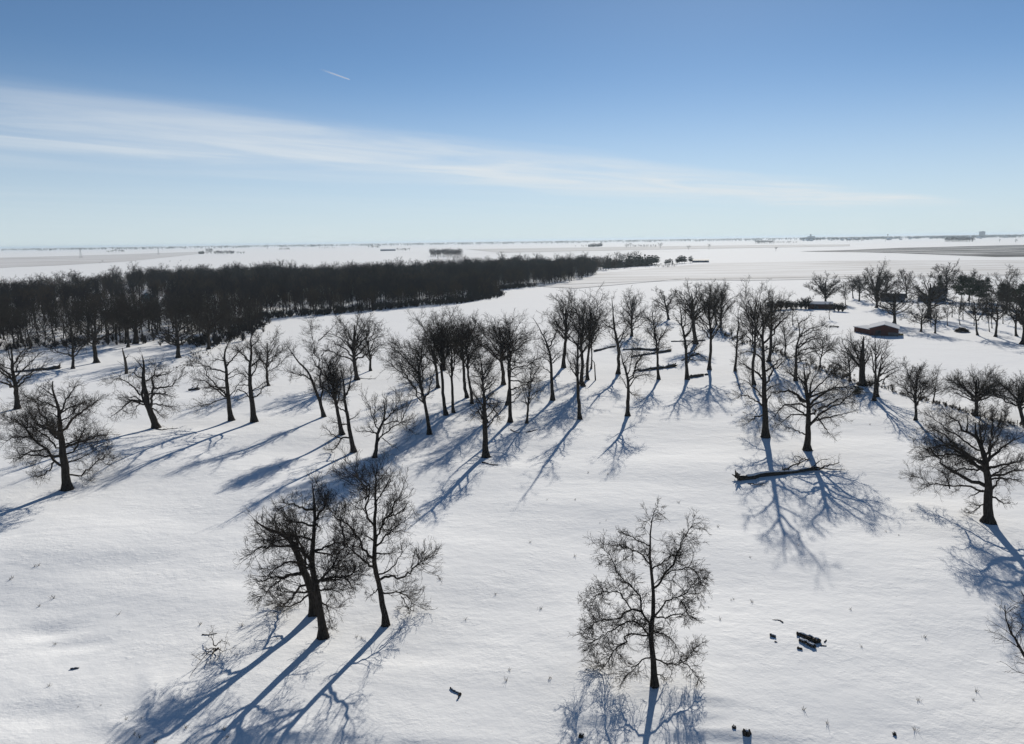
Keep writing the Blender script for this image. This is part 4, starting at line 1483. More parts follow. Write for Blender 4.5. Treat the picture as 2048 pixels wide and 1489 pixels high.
con_row(np.arange(1108, 1192, 5.5), (541, 535), (14, 19), 'dark conifer in the tight belt behind the far end of the wood', 'conifers of the belt behind the wood')
con_row(np.arange(1214, 1240, 6), (537, 535), (14, 20), 'dark conifer left of the white farm sheds beyond the wood', 'conifers left of the farm sheds')
con_row(np.arange(1258, 1304, 4.5), (533, 531), (17, 21), 'dark conifer in the dense windbreak right of the farm sheds', 'conifers of the farm windbreak')
con_row(np.arange(1198, 1306, 3.4), (537.5, 532), (11, 17), 'dark conifer of the thin belt joining the wood to the farm windbreak', 'conifers joining the wood to the windbreak')
far_trees(np.arange(1200, 1350, 4.5), 534, (5, 9), 'low dark bush along the foot of the farm windbreak', 'bushes along the farm windbreak', 2.0, 2.0, 'bush')
con_row([1308, 1313], (530, 529.5), (15, 18), 'rounded dark conifer just right of the farm windbreak', 'conifers right of the windbreak', (2,))
con_row([1332, 1336, 1340, 1345], (528.5, 528), (7, 10), 'little dark conifer in the gap right of the windbreak', 'little conifers in the gap')
con_row([1354, 1359, 1364, 1369, 1381], (528, 526.5), (9, 15), 'dark conifer next to the long farm shed', 'conifers beside the long farm shed', (2,))
for x in np.arange(905, 1100, 16):
    p, hm = hpx(x + rw.uniform(-5, 5), 545 - (x - 905) * 0.02, rw.uniform(14, 19))
    place_conifer(int(rw.integers(0, 3)), p, hm / 14, 'dark conifer rising among the bare trees at the far side of the wood', 'conifers in the far side of the wood')


far_trees(np.arange(1112, 1200, 5.5), 541, (22, 29), 'bare tree standing up behind the conifer belt', 'bare trees behind the conifer belt', 1.5)
far_trees(np.arange(1190, 1222, 5.5), 540, (27, 33), 'tall bare tree at the tip of the wood beside the farm', 'tall bare trees beside the farm', 1.5)
far_trees(np.arange(1198, 1264, 4.2), 536.5, (14, 25), 'bare tree around the farm sheds between the wood and the windbreak', 'bare trees around the farm sheds', 2.0)
far_trees(np.arange(1232, 1275, 5), 530, (22, 30), 'bare tree behind the farm windbreak', 'bare trees behind the farm windbreak', 1.5)
far_trees(np.arange(862, 926, 4.0), 514.5, (13, 18), 'bare tree of the isolated woodlot on the far snow field', 'trees of the isolated woodlot', 1.2)
far_trees(np.arange(862, 926, 5.0), 512.5, (12, 17), 'bare tree of the isolated woodlot on the far snow field', 'trees of the isolated woodlot', 0.8)
far_trees(np.arange(430, 470, 2.6), 508.5, (5, 7.5), 'bushy tree of the far clump above the left wood', 'trees of the far clump above the wood', 0.5, 1.5)
far_trees([413, 416.5, 420, 424], 508, (9, 12), 'taller tree at the left of the far clump above the wood', 'taller trees of the far clump', 0.4, 1.2)
far_trees(np.arange(474, 490, 3), 508.5, (4.5, 6), 'low bush at the right of the far clump above the wood', 'low bushes of the far clump', 0.3, 1.6)
con_row([399, 402.5, 406], (510, 509.5), (5, 7), 'dark round evergreen at the left of the far clump', 'evergreens of the far clump', (2,))
far_trees(np.arange(222, 247, 3), 505, (4, 6), 'tree of the small hazy clump at the far left', 'trees of the hazy left clump', 0.4, 1.5)
far_trees([214, 217], 505.5, (3.5, 4.5), 'lone bush left of the hazy clump at the far left', 'bushes left of the hazy clump', 0.3, 1.6)
far_trees(np.arange(560, 580, 3.2), 500.5, (4, 5.5), 'tree of the small distant clump left of the pylon', 'trees of the clump by the pylon', 0.3, 1.5)
far_trees(np.arange(640, 672, 4), 497.5, (2.5, 3.5), 'tiny tree of a thin far hedge row', 'trees of the thin far hedge row', 0.2, 1.7)
far_trees(np.arange(736, 760, 2.8), 496.5, (5, 6.5), 'tree of the compact distant clump', 'trees of the compact distant clump', 0.3, 1.5)
far_trees(np.arange(793, 821, 2.8), 502, (4.5, 6.5), 'dark tree beside the long low white shed', 'trees beside the long low shed', 0.3, 1.4)
con_row(np.arange(1178, 1204, 4), (495.5, 495), (6, 9), 'dark evergreen of the far farm clump beyond the wood', 'evergreens of the far farm clump', (2,))
far_trees([1152, 1163, 1167, 1173], 495.5, (4.5, 7), 'bare tree at the left of the far farm clump', 'bare trees of the far farm clump', 0.4, 1.2)
far_trees([1253, 1257, 1261], 496, (8, 10), 'tree at the left end of the far tree row', 'end trees of the far tree row', 0.4, 1.2)
far_trees(np.arange(1266, 1312, 3.4), 495, (5, 6.5), 'tree of the straight far tree row', 'trees of the far tree row', 0.2, 1.2)
far_trees([1320], 497, (11, 11.5), 'round hazy tree at the right end of the far tree row', None, 0, 1.9)
far_trees([1378], 499.5, (8.5, 9), 'squat round lone tree on the far field', None, 0, 2.0)
far_trees([1419], 499.5, (12, 12.5), 'taller lone tree on the far field', None, 0, 1.1)
far_trees([1552], 502.5, (8, 8.5), 'lone rounded bush on the far field before the dark ploughed strip', None, 0, 1.8)
far_trees(np.arange(1510, 1548, 2.6), 487.5, (5.5, 7.5), 'tree of the dark far belt left of the grain elevator', 'trees of the dark far belt', 0.3, 1.4)
far_trees(np.arange(1549, 1592, 3), 486.5, (2.5, 4), 'low tree trailing right from the dark far belt', 'low trees right of the dark far belt', 0.2, 1.5)
far_trees(np.arange(1692, 1726, 3), 483, (4, 5.5), 'tree of the far clump before the town', 'trees of the clump before the town', 0.3, 1.5)
far_trees([1772], 484, (4.5, 5), 'lone small tree on the field before the town', None, 0, 1.4)
far_trees(np.arange(1890, 1948, 2.8), 484, (7, 10), 'tree of the big dark clump before the tall block', 'trees of the clump before the tall block', 0.4, 1.4)
far_trees([2000], 485, (6, 6.5), 'lone tree on the field right of the big clump before the town', None, 0, 1.3)
far_trees([2032], 485.5, (7, 7.5), 'rightmost lone tree on the field before the town', None, 0, 1.2)
far_trees([340, 358, 362, 380, 270, 262, 205, 201], 525, (2.2, 3.5), 'tiny bush on the far field edge beyond the wood', 'tiny bushes on the far field edge', 3, 1.8, 'bush')

# hazy tree lines on the horizon
FAR = [src('far_treeline_source', s.data) for s in VAR_SRC[:3]]


def treeline(name, x0, x1, ylo, yhi, n, hm, label, gap=0.45):
    r = np.random.default_rng(int(x0) + n)
    xs = r.uniform(x0, x1, n)
    lay = r.random(n)
    ys = ylo + (yhi - ylo) * np.round(lay * 5) / 5
    cl = np.sin(xs * 0.037 + ys * 2.1) + np.sin(xs * 0.011 + ys * 5.0) + 0.6 * np.sin(xs * 0.13 + ys)
    k = cl > (gap * 2 - 1)
    xs, ys = xs[k], ys[k]
    P = []
    for x, y in zip(xs, ys):
        hor = 495.5 - 0.0142 * x
        P.append(ground_flat(x, hor + y))
    scatter(name, np.array(P), r.uniform(0, 6.28, len(P)), r.uniform(0.7, 1.2, len(P)) * hm / 17, FAR, label, 'treeline')


treeline('far_treeline', -150, 1650, 4.0, 8.2, 8500, 22, 'hazy lines of trees along the horizon', 0.36)
treeline('town_treeline', 1600, 2250, 5.0, 9.5, 6500, 22, 'hazy trees of the town on the horizon at the right', 0.28)


# ------------------------------------------------------------------ buildings
def poly_mesh(name, v, f, mat):
    me = bpy.data.meshes.new(name)
    me.from_pydata([tuple(map(float, q)) for q in v], [], f)
    mats = mat if isinstance(mat, list) else [mat]
    for m_ in mats:
        me.materials.append(m_)
    me.update()
    return me


def slab(a, b, c, d, t):
    """quad a b c d with thickness t straight up"""
    v = [np.array(q, float) for q in (a, b, c, d)]
    up = np.array([0, 0, t])
    return v + [q + up for q in v], [(0, 3, 2, 1), (4, 5, 6, 7), (0, 1, 5, 4), (1, 2, 6, 5), (2, 3, 7, 6), (3, 0, 4, 7)]


def gable(name, bx, by, w, d, he, hr, wall_mat, label, cat='house', along=False, turn=0.0, windows=(), door=None, chimney=None, roof_mat=None, snow=0.25, group=None):
    """bx, by: photo pixel of the middle of the near wall's foot. along: the ridge runs left-right."""
    p, n, Dh = frame_of(bx, by)
    root = empty(name, tuple(p), label, cat, group)
    root.rotation_euler = (0, 0, math.atan2(n[1], n[0]) - math.pi / 2 + turn)
    x = w / 2
    if not along:
        pr = [(-x, -0.4), (x, -0.4), (x, he), (0, hr), (-x, he)]
        v = [(a, 0, b) for a, b in pr] + [(a, d, b) for a, b in pr]
        f = [(0, 1, 2, 3, 4), (9, 8, 7, 6, 5)] + [(i, i + 5, (i + 1) % 5 + 5, (i + 1) % 5) for i in range(5)]
    else:
        pr = [(0, -0.4), (d, -0.4), (d, he), (d / 2, hr), (0, he)]
        v = [(-x, a, b) for a, b in pr] + [(x, a, b) for a, b in pr]
        f = [(4, 3, 2, 1, 0), (5, 6, 7, 8, 9)] + [(i, (i + 1) % 5, (i + 1) % 5 + 5, i + 5) for i in range(5)]
    link('wall', poly_mesh('wall', v, f, wall_mat), root)
    o = 0.45
    V, Fc = [], []
    rm = roof_mat or M_DARKROOF
    if not along:
        k = (hr - he) / x
        for s in (-1, 1):
            a, b = (s * (x + o), -o, he - k * o + 0.02), (0.0, -o, hr + 0.02)
            c, e = (0.0, d + o, hr + 0.02), (s * (x + o), d + o, he - k * o + 0.02)
            q, ff = slab(a, b, c, e, 0.14)
            Fc += [tuple(i + len(V) for i in t) for t in ff]
            V += q
    else:
        k = (hr - he) / (d / 2)
        for s in (-1, 1):
            yy, ym = (-o if s < 0 else d + o), d / 2
            a, b = (-x - o, yy, he - k * o + 0.02), (x + o, yy, he - k * o + 0.02)
            c, e = (x + o, ym, hr + 0.02), (-x - o, ym, hr + 0.02)
            q, ff = slab(a, b, c, e, 0.14)
            Fc += [tuple(i + len(V) for i in t) for t in ff]
            V += q
    ro = link('roof', poly_mesh('roof', V, Fc, rm), root)
    if snow:
        V2 = [np.array(q) + np.array([0, 0, 0.145]) for q in V]
        V2 = [q if i % 8 < 4 else q + np.array([0, 0, snow - 0.14]) for i, q in enumerate(V2)]
        link('snow_cover', poly_mesh('snow_cover', V2, Fc, M_SNOWCAP), ro)
    for (wx_, wz, ww, wh) in windows:
        g = Geo()
        g.box((wx_, -0.03, wz), (ww / 2, 0.05, wh / 2))
        wo = g.obj('window', M_WINDOW, root, smooth_shade=False)
        g = Geo()
        g.box((wx_, -0.05, wz + wh / 2 + 0.08), (ww / 2 + 0.1, 0.06, 0.06))
        g.box((wx_, -0.05, wz - wh / 2 - 0.08), (ww / 2 + 0.1, 0.06, 0.06))
        g.obj('frame', M_WHITEWALL, wo, smooth_shade=False)
    if door:
        g = Geo()
        g.box((door[0], -0.03, door[2] / 2), (door[1] / 2, 0.06, door[2] / 2))
        g.obj('door', M_DARKROOF, root, smooth_shade=False)
    if chimney:
        g = Geo()
        g.box((chimney[0], chimney[1], hr + 0.2), (0.4, 0.4, 1.1))
        g.obj('chimney', M_RED, ro, smooth_shade=False)
    return root, p, n, Dh


# red barn with its low wing
barn, bp_, bn, bD = gable('red_barn', 1767.5, 672.4, 11.0, 15.0, 3.0, 4.6, M_RED, 'low red barn with snowy gable roof and a long low wing to its left', 'barn', snow=0.2)
g = Geo()
g.box((3.55, -0.06, 0.72), (1.9, 0.06, 0.85))
g.obj('concrete_base', M_BLOCK, barn, smooth_shade=False)
g = Geo()
g.box((-2.2, -0.05, 1.15), (1.0, 0.05, 1.1))
g.obj('door', M_DARKROOF, barn, smooth_shade=False)
rotb = barn.rotation_euler.z
inv = Matrix.Rotation(-rotb, 3, 'Z')


def barn_local(px_, py_):
    q = ground(px_, py_) - bp_
    return np.array(inv @ Vector((q[0], q[1], 0.0)))


a0, a1 = barn_local(1708, 663.8), barn_local(1745, 671.0)
a1[1] = max(a1[1], 0.3)
dv = a1 - a0
dv /= np.linalg.norm(dv)
pv = np.array([-dv[1], dv[0], 0])
dep = 6.0
zt = 2.1
q = [a0, a1, a1 + pv * dep, a0 + pv * dep]
v = [(t[0], t[1], -0.4) for t in q] + [(q[0][0], q[0][1], zt), (q[1][0], q[1][1], zt), (q[2][0], q[2][1], zt + 0.25), (q[3][0], q[3][1], zt + 0.25)]
wing = link('wing', poly_mesh('wing', v, [(0, 1, 5, 4), (1, 2, 6, 5), (2, 3, 7, 6), (3, 0, 4, 7), (4, 5, 6, 7)], M_RED), barn)
e = 0.35
qq = [q[0] - dv * e - pv * e, q[1] - pv * e, q[2] + pv * e, q[3] - dv * e + pv * e]
zz = [zt, zt, zt + 0.3, zt + 0.3]
vv, ff = slab(*[(t[0], t[1], z_ + 0.01) for t, z_ in zip(qq, zz)], 0.12)
link('roof', poly_mesh('roof', vv, ff, M_DARKROOF), wing)
vv, ff = slab(*[(t[0], t[1], z_ + 0.135) for t, z_ in zip(qq, zz)], 0.18)
link('snow_cover', poly_mesh('snow_cover', vv, ff, M_SNOWCAP), wing)

gable('red_shed', 1639.5, 619.0, 13.2, 7.5, 2.9, 3.9, M_RED, 'far red shed with snowy roof behind the dark hedge', 'shed', along=True, door=(-2, 2.2, 2.2), snow=0.2)
gable('low_house', 1785, 603.5, 14.0, 9.0, 2.7, 4.7, M_GREYWALL, 'dark low farmhouse half hidden by the spreading oak behind the barn', 'house', along=True,
      windows=((-4.5, 1.6, 1.4, 1.2), (-1.2, 1.6, 1.4, 1.2), (3.8, 1.6, 1.8, 1.2)), door=(1.4, 1.0, 2.1), chimney=(3, 4.5), snow=0.0)
gable('big_house', 1876, 605.0, 9.0, 9.0, 5.4, 8.8, M_GREYWALL, 'big two-storey grey farmhouse behind the massive-trunked tree', 'house', along=True,
      windows=((-3, 1.7, 1.2, 1.5), (3, 1.7, 1.2, 1.5), (-3, 4.2, 1.2, 1.4), (0, 4.2, 1.2, 1.4), (3, 4.2, 1.2, 1.4)),
      door=(0, 1.1, 2.2), chimney=(-2.5, 4.5), snow=0.0)
gable('garage', 1847, 604.0, 7.0, 7.0, 2.7, 5.0, M_GREYWALL, 'low grey garage left of the big two-storey farmhouse', 'garage', along=False, door=(0, 2.6, 2.1), windows=((0, 3.6, 0.8, 0.8),), snow=0.0)
gable('blue_house', 295, 603, 8.2, 10.0, 4.2, 6.6, M_BLUEWALL, 'pale blue house with snowy roof in a gap of the dark wood', 'house',
      windows=((-2, 1.7, 1.2, 1.3), (2, 1.7, 1.2, 1.3)), door=(0, 1.0, 2.1), snow=0.3)
gable('cabin', 345, 592, 9.0, 8.0, 3.0, 5.4, M_WHITEWALL, 'small snowy-roofed cabin deeper in the wood right of the blue house', 'house', along=True,
      windows=((-2, 1.5, 1.2, 1.2),), door=(1.5, 1.0, 2.0), snow=0.3)
gable('white_shed', 1156, 545.5, 11.0, 9.0, 3.6, 6.0, M_WHITEWALL, 'small white shed showing through the far end of the wood', 'shed', along=True, door=(0, 2.0, 2.4), snow=0.3)
gable('farm_shed', 1239, 532.0, 14.0, 10.0, 3.5, 6.0, M_WHITEWALL, 'white farm shed with snowy roof beside the dark windbreak', 'shed', along=True, door=(2, 3.0, 2.8), snow=0.3)
gable('farm_house', 1213, 533.0, 10.0, 9.0, 4.0, 6.5, M_WHITEWALL, 'pale farmhouse left of the white farm shed', 'house', along=True, windows=((-2, 1.7, 1.2, 1.3), (2, 1.7, 1.2, 1.3)), door=(0, 1, 2.1), snow=0.3)
gable('long_shed', 1401, 525.3, 28.0, 11.0, 3.2, 5.0, M_GREYWALL, 'long low grey farm shed with snow-dusted roof on the far field', 'shed', along=True, door=(8, 3.5, 2.8), roof_mat=M_STEEL, snow=0.0)
gable('far_white_shed', 776, 502.3, 72.0, 20.0, 5.0, 8.0, M_GREYWALL, 'very long low white-roofed shed on the far plain', 'shed', along=True, snow=0.4)

# grain elevator, tall block, mast on the horizon
p, hm = hpx(1622, 480.5, 10)
root = empty('grain_elevator', tuple(p), 'hazy grain elevator with head tower on the horizon', 'silo')
root.rotation_euler = (0, 0, -0.36)
s_ = hm
g = Geo()
for i in range(4):
    t = np.array([[(-0.55 + 0.36 * i) * s_, 0, -1], [(-0.55 + 0.36 * i) * s_, 0, 0.62 * s_]])
    g.tubes(t, np.array([0.17, 0.17]) * s_, 14, cap=True)
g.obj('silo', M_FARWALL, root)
g = Geo()
g.box((-0.1 * s_, 0, 0.53 * s_), (0.14 * s_, 0.14 * s_, 0.53 * s_))
g.box((0.1 * s_, 0, 0.66 * s_), (0.6 * s_, 0.1 * s_, 0.04 * s_))
g.obj('head_tower', M_FARWALL, root, smooth_shade=False)
p, hm = hpx(1963.5, 475.5, 10.3)
root = empty('office_block', tuple(p), 'tall pale block standing above the hazy town on the horizon', 'building')
root.rotation_euler = (0, 0, -0.5)
g = Geo()
g.box((0, 0, hm / 2 - 1), (hm * 0.44, hm * 0.25, hm / 2))
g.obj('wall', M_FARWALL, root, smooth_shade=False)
g = Geo()
for k in range(7):
    g.box((0, -hm * 0.25 - 0.05, hm * (0.1 + 0.125 * k)), (hm * 0.41, 0.15, hm * 0.022))
g.obj('window', M_WINDOW, root, smooth_shade=False)
g = Geo()
g.box((hm * 0.1, 0, hm - 1 + hm * 0.03), (hm * 0.12, hm * 0.1, hm * 0.03))
g.obj('roof_plant', M_FARWALL, root, smooth_shade=False)
p, hm = hpx(1232.5, 484.5, 7.5)
g = Geo()
g.tubes(np.array([[0, 0, -1], [0, 0, hm * 0.5], [0, 0, hm]]), np.array([1.6, 1.4, 0.8]), 4)
tag(g.obj('radio_mast', M_STEEL, None, tuple(p)), 'slim radio mast on the horizon above the far tree row', 'mast')
p, hm = hpx(1775, 479.0, 9.5)
root = empty('water_tower', tuple(p), 'hazy water tower above the left part of the town', 'water tower')
g = Geo()
g.tubes(np.array([[0, 0, -1], [0, 0, hm * 0.75]]), np.array([2.0, 1.6]), 8)
g.obj('column', M_STEEL, root)
g = Geo()
g.tubes(np.array([[0, 0, hm * 0.72], [0, 0, hm * 0.78], [0, 0, hm * 0.9], [0, 0, hm]]), np.array([2, 6.5, 6.5, 1.0]), 12, cap=True)
g.obj('tank', M_STEEL, root)

# town houses with snowy roofs, copies of one
first = None
for i in range(46):
    hx = rw.uniform(1600, 2080)
    hor = 495.5 - 0.0142 * hx
    p = ground_flat(hx, hor + rw.uniform(6.2, 10.5))
    sc = rw.uniform(0.9, 1.7)
    if first is None:
        first = empty('town_house', tuple(p), 'small snowy-roofed house among the hazy trees of the town', 'house', 'houses of the hazy town')
        x, d_, he, hr = 9.0, 10.0, 5.0, 9.0
        pr = [(0, -0.5), (d_, -0.5), (d_, he), (d_ / 2, hr), (0, he)]
        v = [(-x, a, b) for a, b in pr] + [(x, a, b) for a, b in pr]
        f = [(4, 3, 2, 1, 0), (5, 6, 7, 8, 9)] + [(j, (j + 1) % 5, (j + 1) % 5 + 5, j + 5) for j in range(5)]
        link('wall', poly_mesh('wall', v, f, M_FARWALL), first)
        vv, ff = slab((-x - .5, -.6, he - .3), (x + .5, -.6, he - .3), (x + .5, d_ / 2, hr + .05), (-x - .5, d_ / 2, hr + .05), 0.4)
        v2, f2 = slab((-x - .5, d_ / 2, hr + .05), (x + .5, d_ / 2, hr + .05), (x + .5, d_ + .6, he - .3), (-x - .5, d_ + .6, he - .3), 0.4)
        link('roof', poly_mesh('roof', vv + v2, ff + [tuple(j + 8 for j in t) for t in f2], M_SNOWCAP), first)
        first.scale = (sc, sc, sc)
        first.rotation_euler = (0, 0, -0.5)
    else:
        copy_tree(first, tuple(p), -0.5 + rw.uniform(-0.5, 0.5), sc)

# lattice pylons far left
for i, (bx, by, hp) in enumerate([(162, 517, 20), (317, 510, 15), (535, 499, 11), (612, 496, 9)]):
    p, hm = hpx(bx, by, hp)
    lab = ['faint lattice pylon on the grey far field at the left, tallest of the pylons', 'faint lattice pylon between the tallest pylon and the far clump above the wood',
           'tiny lattice pylon left of the small distant clump', 'tiniest lattice pylon right of the small distant clump'][i]
    root = empty('pylon', tuple(p), lab, 'pylon', 'pylons crossing the far plain')
    g = Geo()
    b_, t_ = 0.10 * hm, 0.02 * hm
    rr = 0.0028 * hm + 0.08
    for sx in (-1, 1):
        for sy in (-1, 1):
            g.tubes(np.array([[sx * b_, sy * b_, -0.5], [sx * t_, sy * t_, hm * 0.7], [0, 0, hm]]), np.array([rr, rr, rr]), 4)
    for k in range(6):
        z0, z1 = hm * 0.11 * k, hm * 0.11 * (k + 1)
        w0, w1 = b_ + (t_ - b_) * z0 / (0.7 * hm), b_ + (t_ - b_) * z1 / (0.7 * hm)
        for s in (-1, 1):
            g.tubes(np.array([[-s * w0, -w0, z0], [s * w1, -w1, z1]]), np.array([rr, rr]) * 0.6, 3)
            g.tubes(np.array([[-s * w0, w0, z0], [s * w1, w1, z1]]), np.array([rr, rr]) * 0.6, 3)
    g.obj('tower', M_STEEL, root)
    for zf, wf in ((0.70, 0.20), (0.84, 0.16)):
        g = Geo()
        g.tubes(np.array([[-wf * hm, 0, zf * hm], [0, 0, zf * hm + 0.03 * hm], [wf * hm, 0, zf * hm]]), np.array([rr, rr * 1.5, rr]), 4)
        g.obj('cross_arm', M_STEEL, root)


# ------------------------------------------------------------------ farmyard pines, hedge, mound, bales
def yard_conifer(bx, by, ty, hw, cs, cone, label, count=3800, size=0.42):
    base, n, Dh = frame_of(bx, by)
    H = plane_pt(bx, ty, base, n, Dh)[2]
    return conifer('pine_tree', tuple(base), H, hw * Dh / F_PX, cs, count, size, cone, label)


yard_conifer(1921, 617, 553, 15, 0.42, False, 'dark round-crowned pine on a bare trunk, left one of the farmyard pines')
yard_conifer(1938, 612, 556, 12, 0.38, False, 'dark pine close behind the left round-crowned pine')
yard_conifer(1957, 612, 562, 13, 0.35, False, 'dark broad pine in the middle of the farmyard pines')
yard_conifer(1972, 606, 556, 14, 0.12, True, 'dark pointed spruce right of the middle farmyard pine')
yard_conifer(1878, 596, 552, 11, 0.1, True, 'dark pointed spruce close to the big grey farmhouse')
yard_conifer(2003, 616, 568, 11, 0.3, False, 'dark pine left of the two pines near the right edge of the farmyard')
yard_conifer(2019, 618, 578, 12, 0.35, False, 'dark pine right of the two pines near the right edge of the farmyard')
yard_conifer(2042, 650, 571, 15, 0.5, False, 'dark high-crowned pine at the very right edge behind the big bare tree')
yard_conifer(1712, 787, 773, 11, 0.0, False, 'low dark evergreen bush under the fan-shaped tree', 1500, 0.22)

HEDGE = [shrub_mesh('hedge_shrub', 4.2, 2.6, 34, 0.045, next_rng(), M_WOODTWIG, 1.0) for _ in range(3)]
for i, (x, y) in enumerate([(1542, 621), (1552, 619.5), (1562, 619), (1572, 618.5), (1582, 618), (1592, 618), (1602, 618), (1612, 618.5)]):
    o = link('shrub', HEDGE[i % 3], None, tuple(ground(x, y)))
    o.rotation_euler = (0, 0, i * 1.3)
    s = rw.uniform(0.8, 1.5)
    o.scale = (s * 1.1, s, s)
    tag(o, 'dark twiggy shrub of the hedge left of the far red shed', 'shrub', 'shrubs of the hedge left of the red shed')
for i, (x, y) in enumerate([(1669, 622.5), (1677, 623), (1685, 623.5)]):
    o = link('shrub', HEDGE[i % 3], None, tuple(ground(x, y)))
    o.rotation_euler = (0, 0, i * 2.1)
    o.scale = (0.95, 0.95, 0.95)
    tag(o, 'dark twiggy shrub at the right side of the far red shed', 'shrub', 'shrubs right of the red shed')
base, n, Dh = frame_of(1923, 664.5)
r_ = next_rng()
g = Geo()
for k in range(260):
    a, rr = r_.uniform(0, 6.28), 2.5 * math.sqrt(r_.random())
    z = 1.9 * max(0.0, 1 - (rr / 2.6) ** 2) * r_.uniform(0.5, 1)
    t = r_.uniform(0, 3.14)
    ln = r_.uniform(0.5, 1.3)
    c = np.array([math.cos(a) * rr, math.sin(a) * rr, z + 0.05])
    dd = np.array([math.cos(t), math.sin(t), r_.uniform(-0.25, 0.25)]) * ln
    q = np.array([c - dd, c, c + dd])
    q[:, 2] = np.maximum(q[:, 2], 0)
    g.tubes(q, np.array([0.09, 0.1, 0.05]), 4)
tag(g.obj('brush_pile', M_DEAD, None, tuple(base)), 'dark dome-shaped brush pile on the slope of the farmyard', 'brush pile')
for i, (x, y, l) in enumerate([(1799.5, 671.3, 'small straw bale at the right corner of the red barn'), (1803.5, 671.2, 'small straw bale a step away from the red barn, right of the other bale')]):
    g = Geo()
    g.box((0, 0, 0.3), (0.55, 0.35, 0.32), 0.4 * i)
    g.box((0, 0, 0.66), (0.5, 0.3, 0.05), 0.4 * i)
    tag(g.obj('straw_bale', M_STRAW, None, tuple(ground(x, y)), smooth_shade=False), l, 'bale', 'straw bales beside the red barn')
base, n, Dh = frame_of(1668, 655)
root = empty('feed_trough', tuple(base), 'low grey feed trough in the snow left of the red barn', 'trough')
root.rotation_euler = (0, 0, -0.9)
g = Geo()
g.box((0, 0.4, 0.45), (2.2, 0.05, 0.2))
g.box((0, -0.4, 0.45), (2.2, 0.05, 0.2))
g.box((0, 0, 0.28), (2.2, 0.34, 0.04))
g.obj('bin', M_DEAD, root, smooth_shade=False)
for sx in (-1.8, 1.8):
    g = Geo()
    g.box((sx, 0, 0.08), (0.08, 0.5, 0.16))
    g.obj('leg', M_DEAD, root, smooth_shade=False)
g = Geo()
g.tubes(np.array([[0, 0, -0.3], [0.03, 0, 1.4]]), np.array([0.1, 0.09]), 6, cap=True)
tag(g.obj('post', M_DEAD, None, tuple(ground(1757.5, 649.5))), 'lone short post in the snow above the red barn', 'post')

# ------------------------------------------------------------------ brush, fence row
BR = [shrub_mesh('brush_source', 1.5, 1.2, 22, 0.016, next_rng(), M_BRUSH, 1.4) for _ in range(3)]
BR_SRC = [src('brush_source', b) for b in BR]


def along_px(pl, n, jit, rng):
    pl = np.array(pl, float)
    d = np.r_[0, np.cumsum(np.linalg.norm(np.diff(pl, axis=0), axis=1))]
    out = []
    for k in range(n):
        t = rng.random() * d[-1]
        x, y = np.interp(t, d, pl[:, 0]), np.interp(t, d, pl[:, 1])
        p = ground(x, y)
        out.append(p + np.array([rng.normal() * jit, rng.normal() * jit, -0.03]))
    return np.array(out)


ROW = [(1425, 664), (1500, 690), (1580, 716), (1660, 746), (1715, 768), (1764, 775), (1808, 791), (1849, 801), (1897, 814), (1925, 822), (1963, 834), (2060, 858)]
pb = np.concatenate([along_px(ROW[:6], 170, 1.8, rw), along_px(ROW[5:], 150, 0.7, rw)])
scatter('fence_brush', pb, rw.uniform(0, 6.28, len(pb)), np.r_[rw.uniform(0.3, 0.95, 170), rw.uniform(0.18, 0.5, 150)], BR_SRC, 'brown brush and dry weeds along the fence row', 'brush')
BANK = [(520, 653), (470, 673), (432, 690), (400, 708), (376, 728), (364, 740)]
pb = along_px(BANK, 170, 1.8, rw)
scatter('bank_brush', pb, rw.uniform(0, 6.28, len(pb)), rw.uniform(0.15, 0.5, len(pb)), BR_SRC, 'brown brush on the bank at the corner of the wood', 'brush')
SHR = [shrub_mesh('fence_shrub', 3.6, 2.0, 13, 0.018, next_rng(), M_TWIG, 1.2) for _ in range(3)]
for i, (x, y, s) in enumerate([(1445, 668, 1.1), (1462, 674, 1.3), (1484, 684, 1.2), (1520, 696, 1.0), (1545, 704, 1.3), (1600, 722, 1.2), (1622, 730, 1.0), (1668, 748, 1.2), (1685, 757, 1.4),
                               (1742, 774, 0.9), (1785, 782, 0.6), (1985, 838, 0.9), (2010, 842, 1.0)]):
    o = link('shrub', SHR[i % 3], None, tuple(ground(x, y)))
    o.rotation_euler = (0, 0, i * 1.7)
    o.scale = (s, s, s)
    tag(o, 'bare twiggy shrub growing in the brushy fence row', 'shrub', 'shrubs of the fence row')
fp = np.array([(1764, 776), (1808, 792), (1849, 802), (1897, 815), (1925, 823), (1963, 835), (2060, 859)], float)
d_ = np.r_[0, np.cumsum(np.linalg.norm(np.diff(fp, axis=0), axis=1))]
fb = ground(1764, 776)
fence = empty('wire_fence', tuple(fb), 'thin wire fence on wooden posts running along the brown fence row at the right', 'fence')
posts = []
for t in np.linspace(0, d_[-1], 24):
    p = ground(np.interp(t, d_, fp[:, 0]), np.interp(t, d_, fp[:, 1])) - fb
    posts.append(p)
    g = Geo()
    g.tubes(np.array([p + [0, 0, -0.2], p + [0.02, 0.01, 1.35]]), np.array([0.075, 0.07]), 6, cap=True)
    g.obj('post', M_DEAD, fence)
for zz_ in (0.45, 0.85, 1.25):
    g = Geo()
    g.tubes(np.array([p + [0, 0, zz_] for p in posts]), np.full(len(posts), 0.008), 3)
    g.obj('wire', M_STEEL, fence)


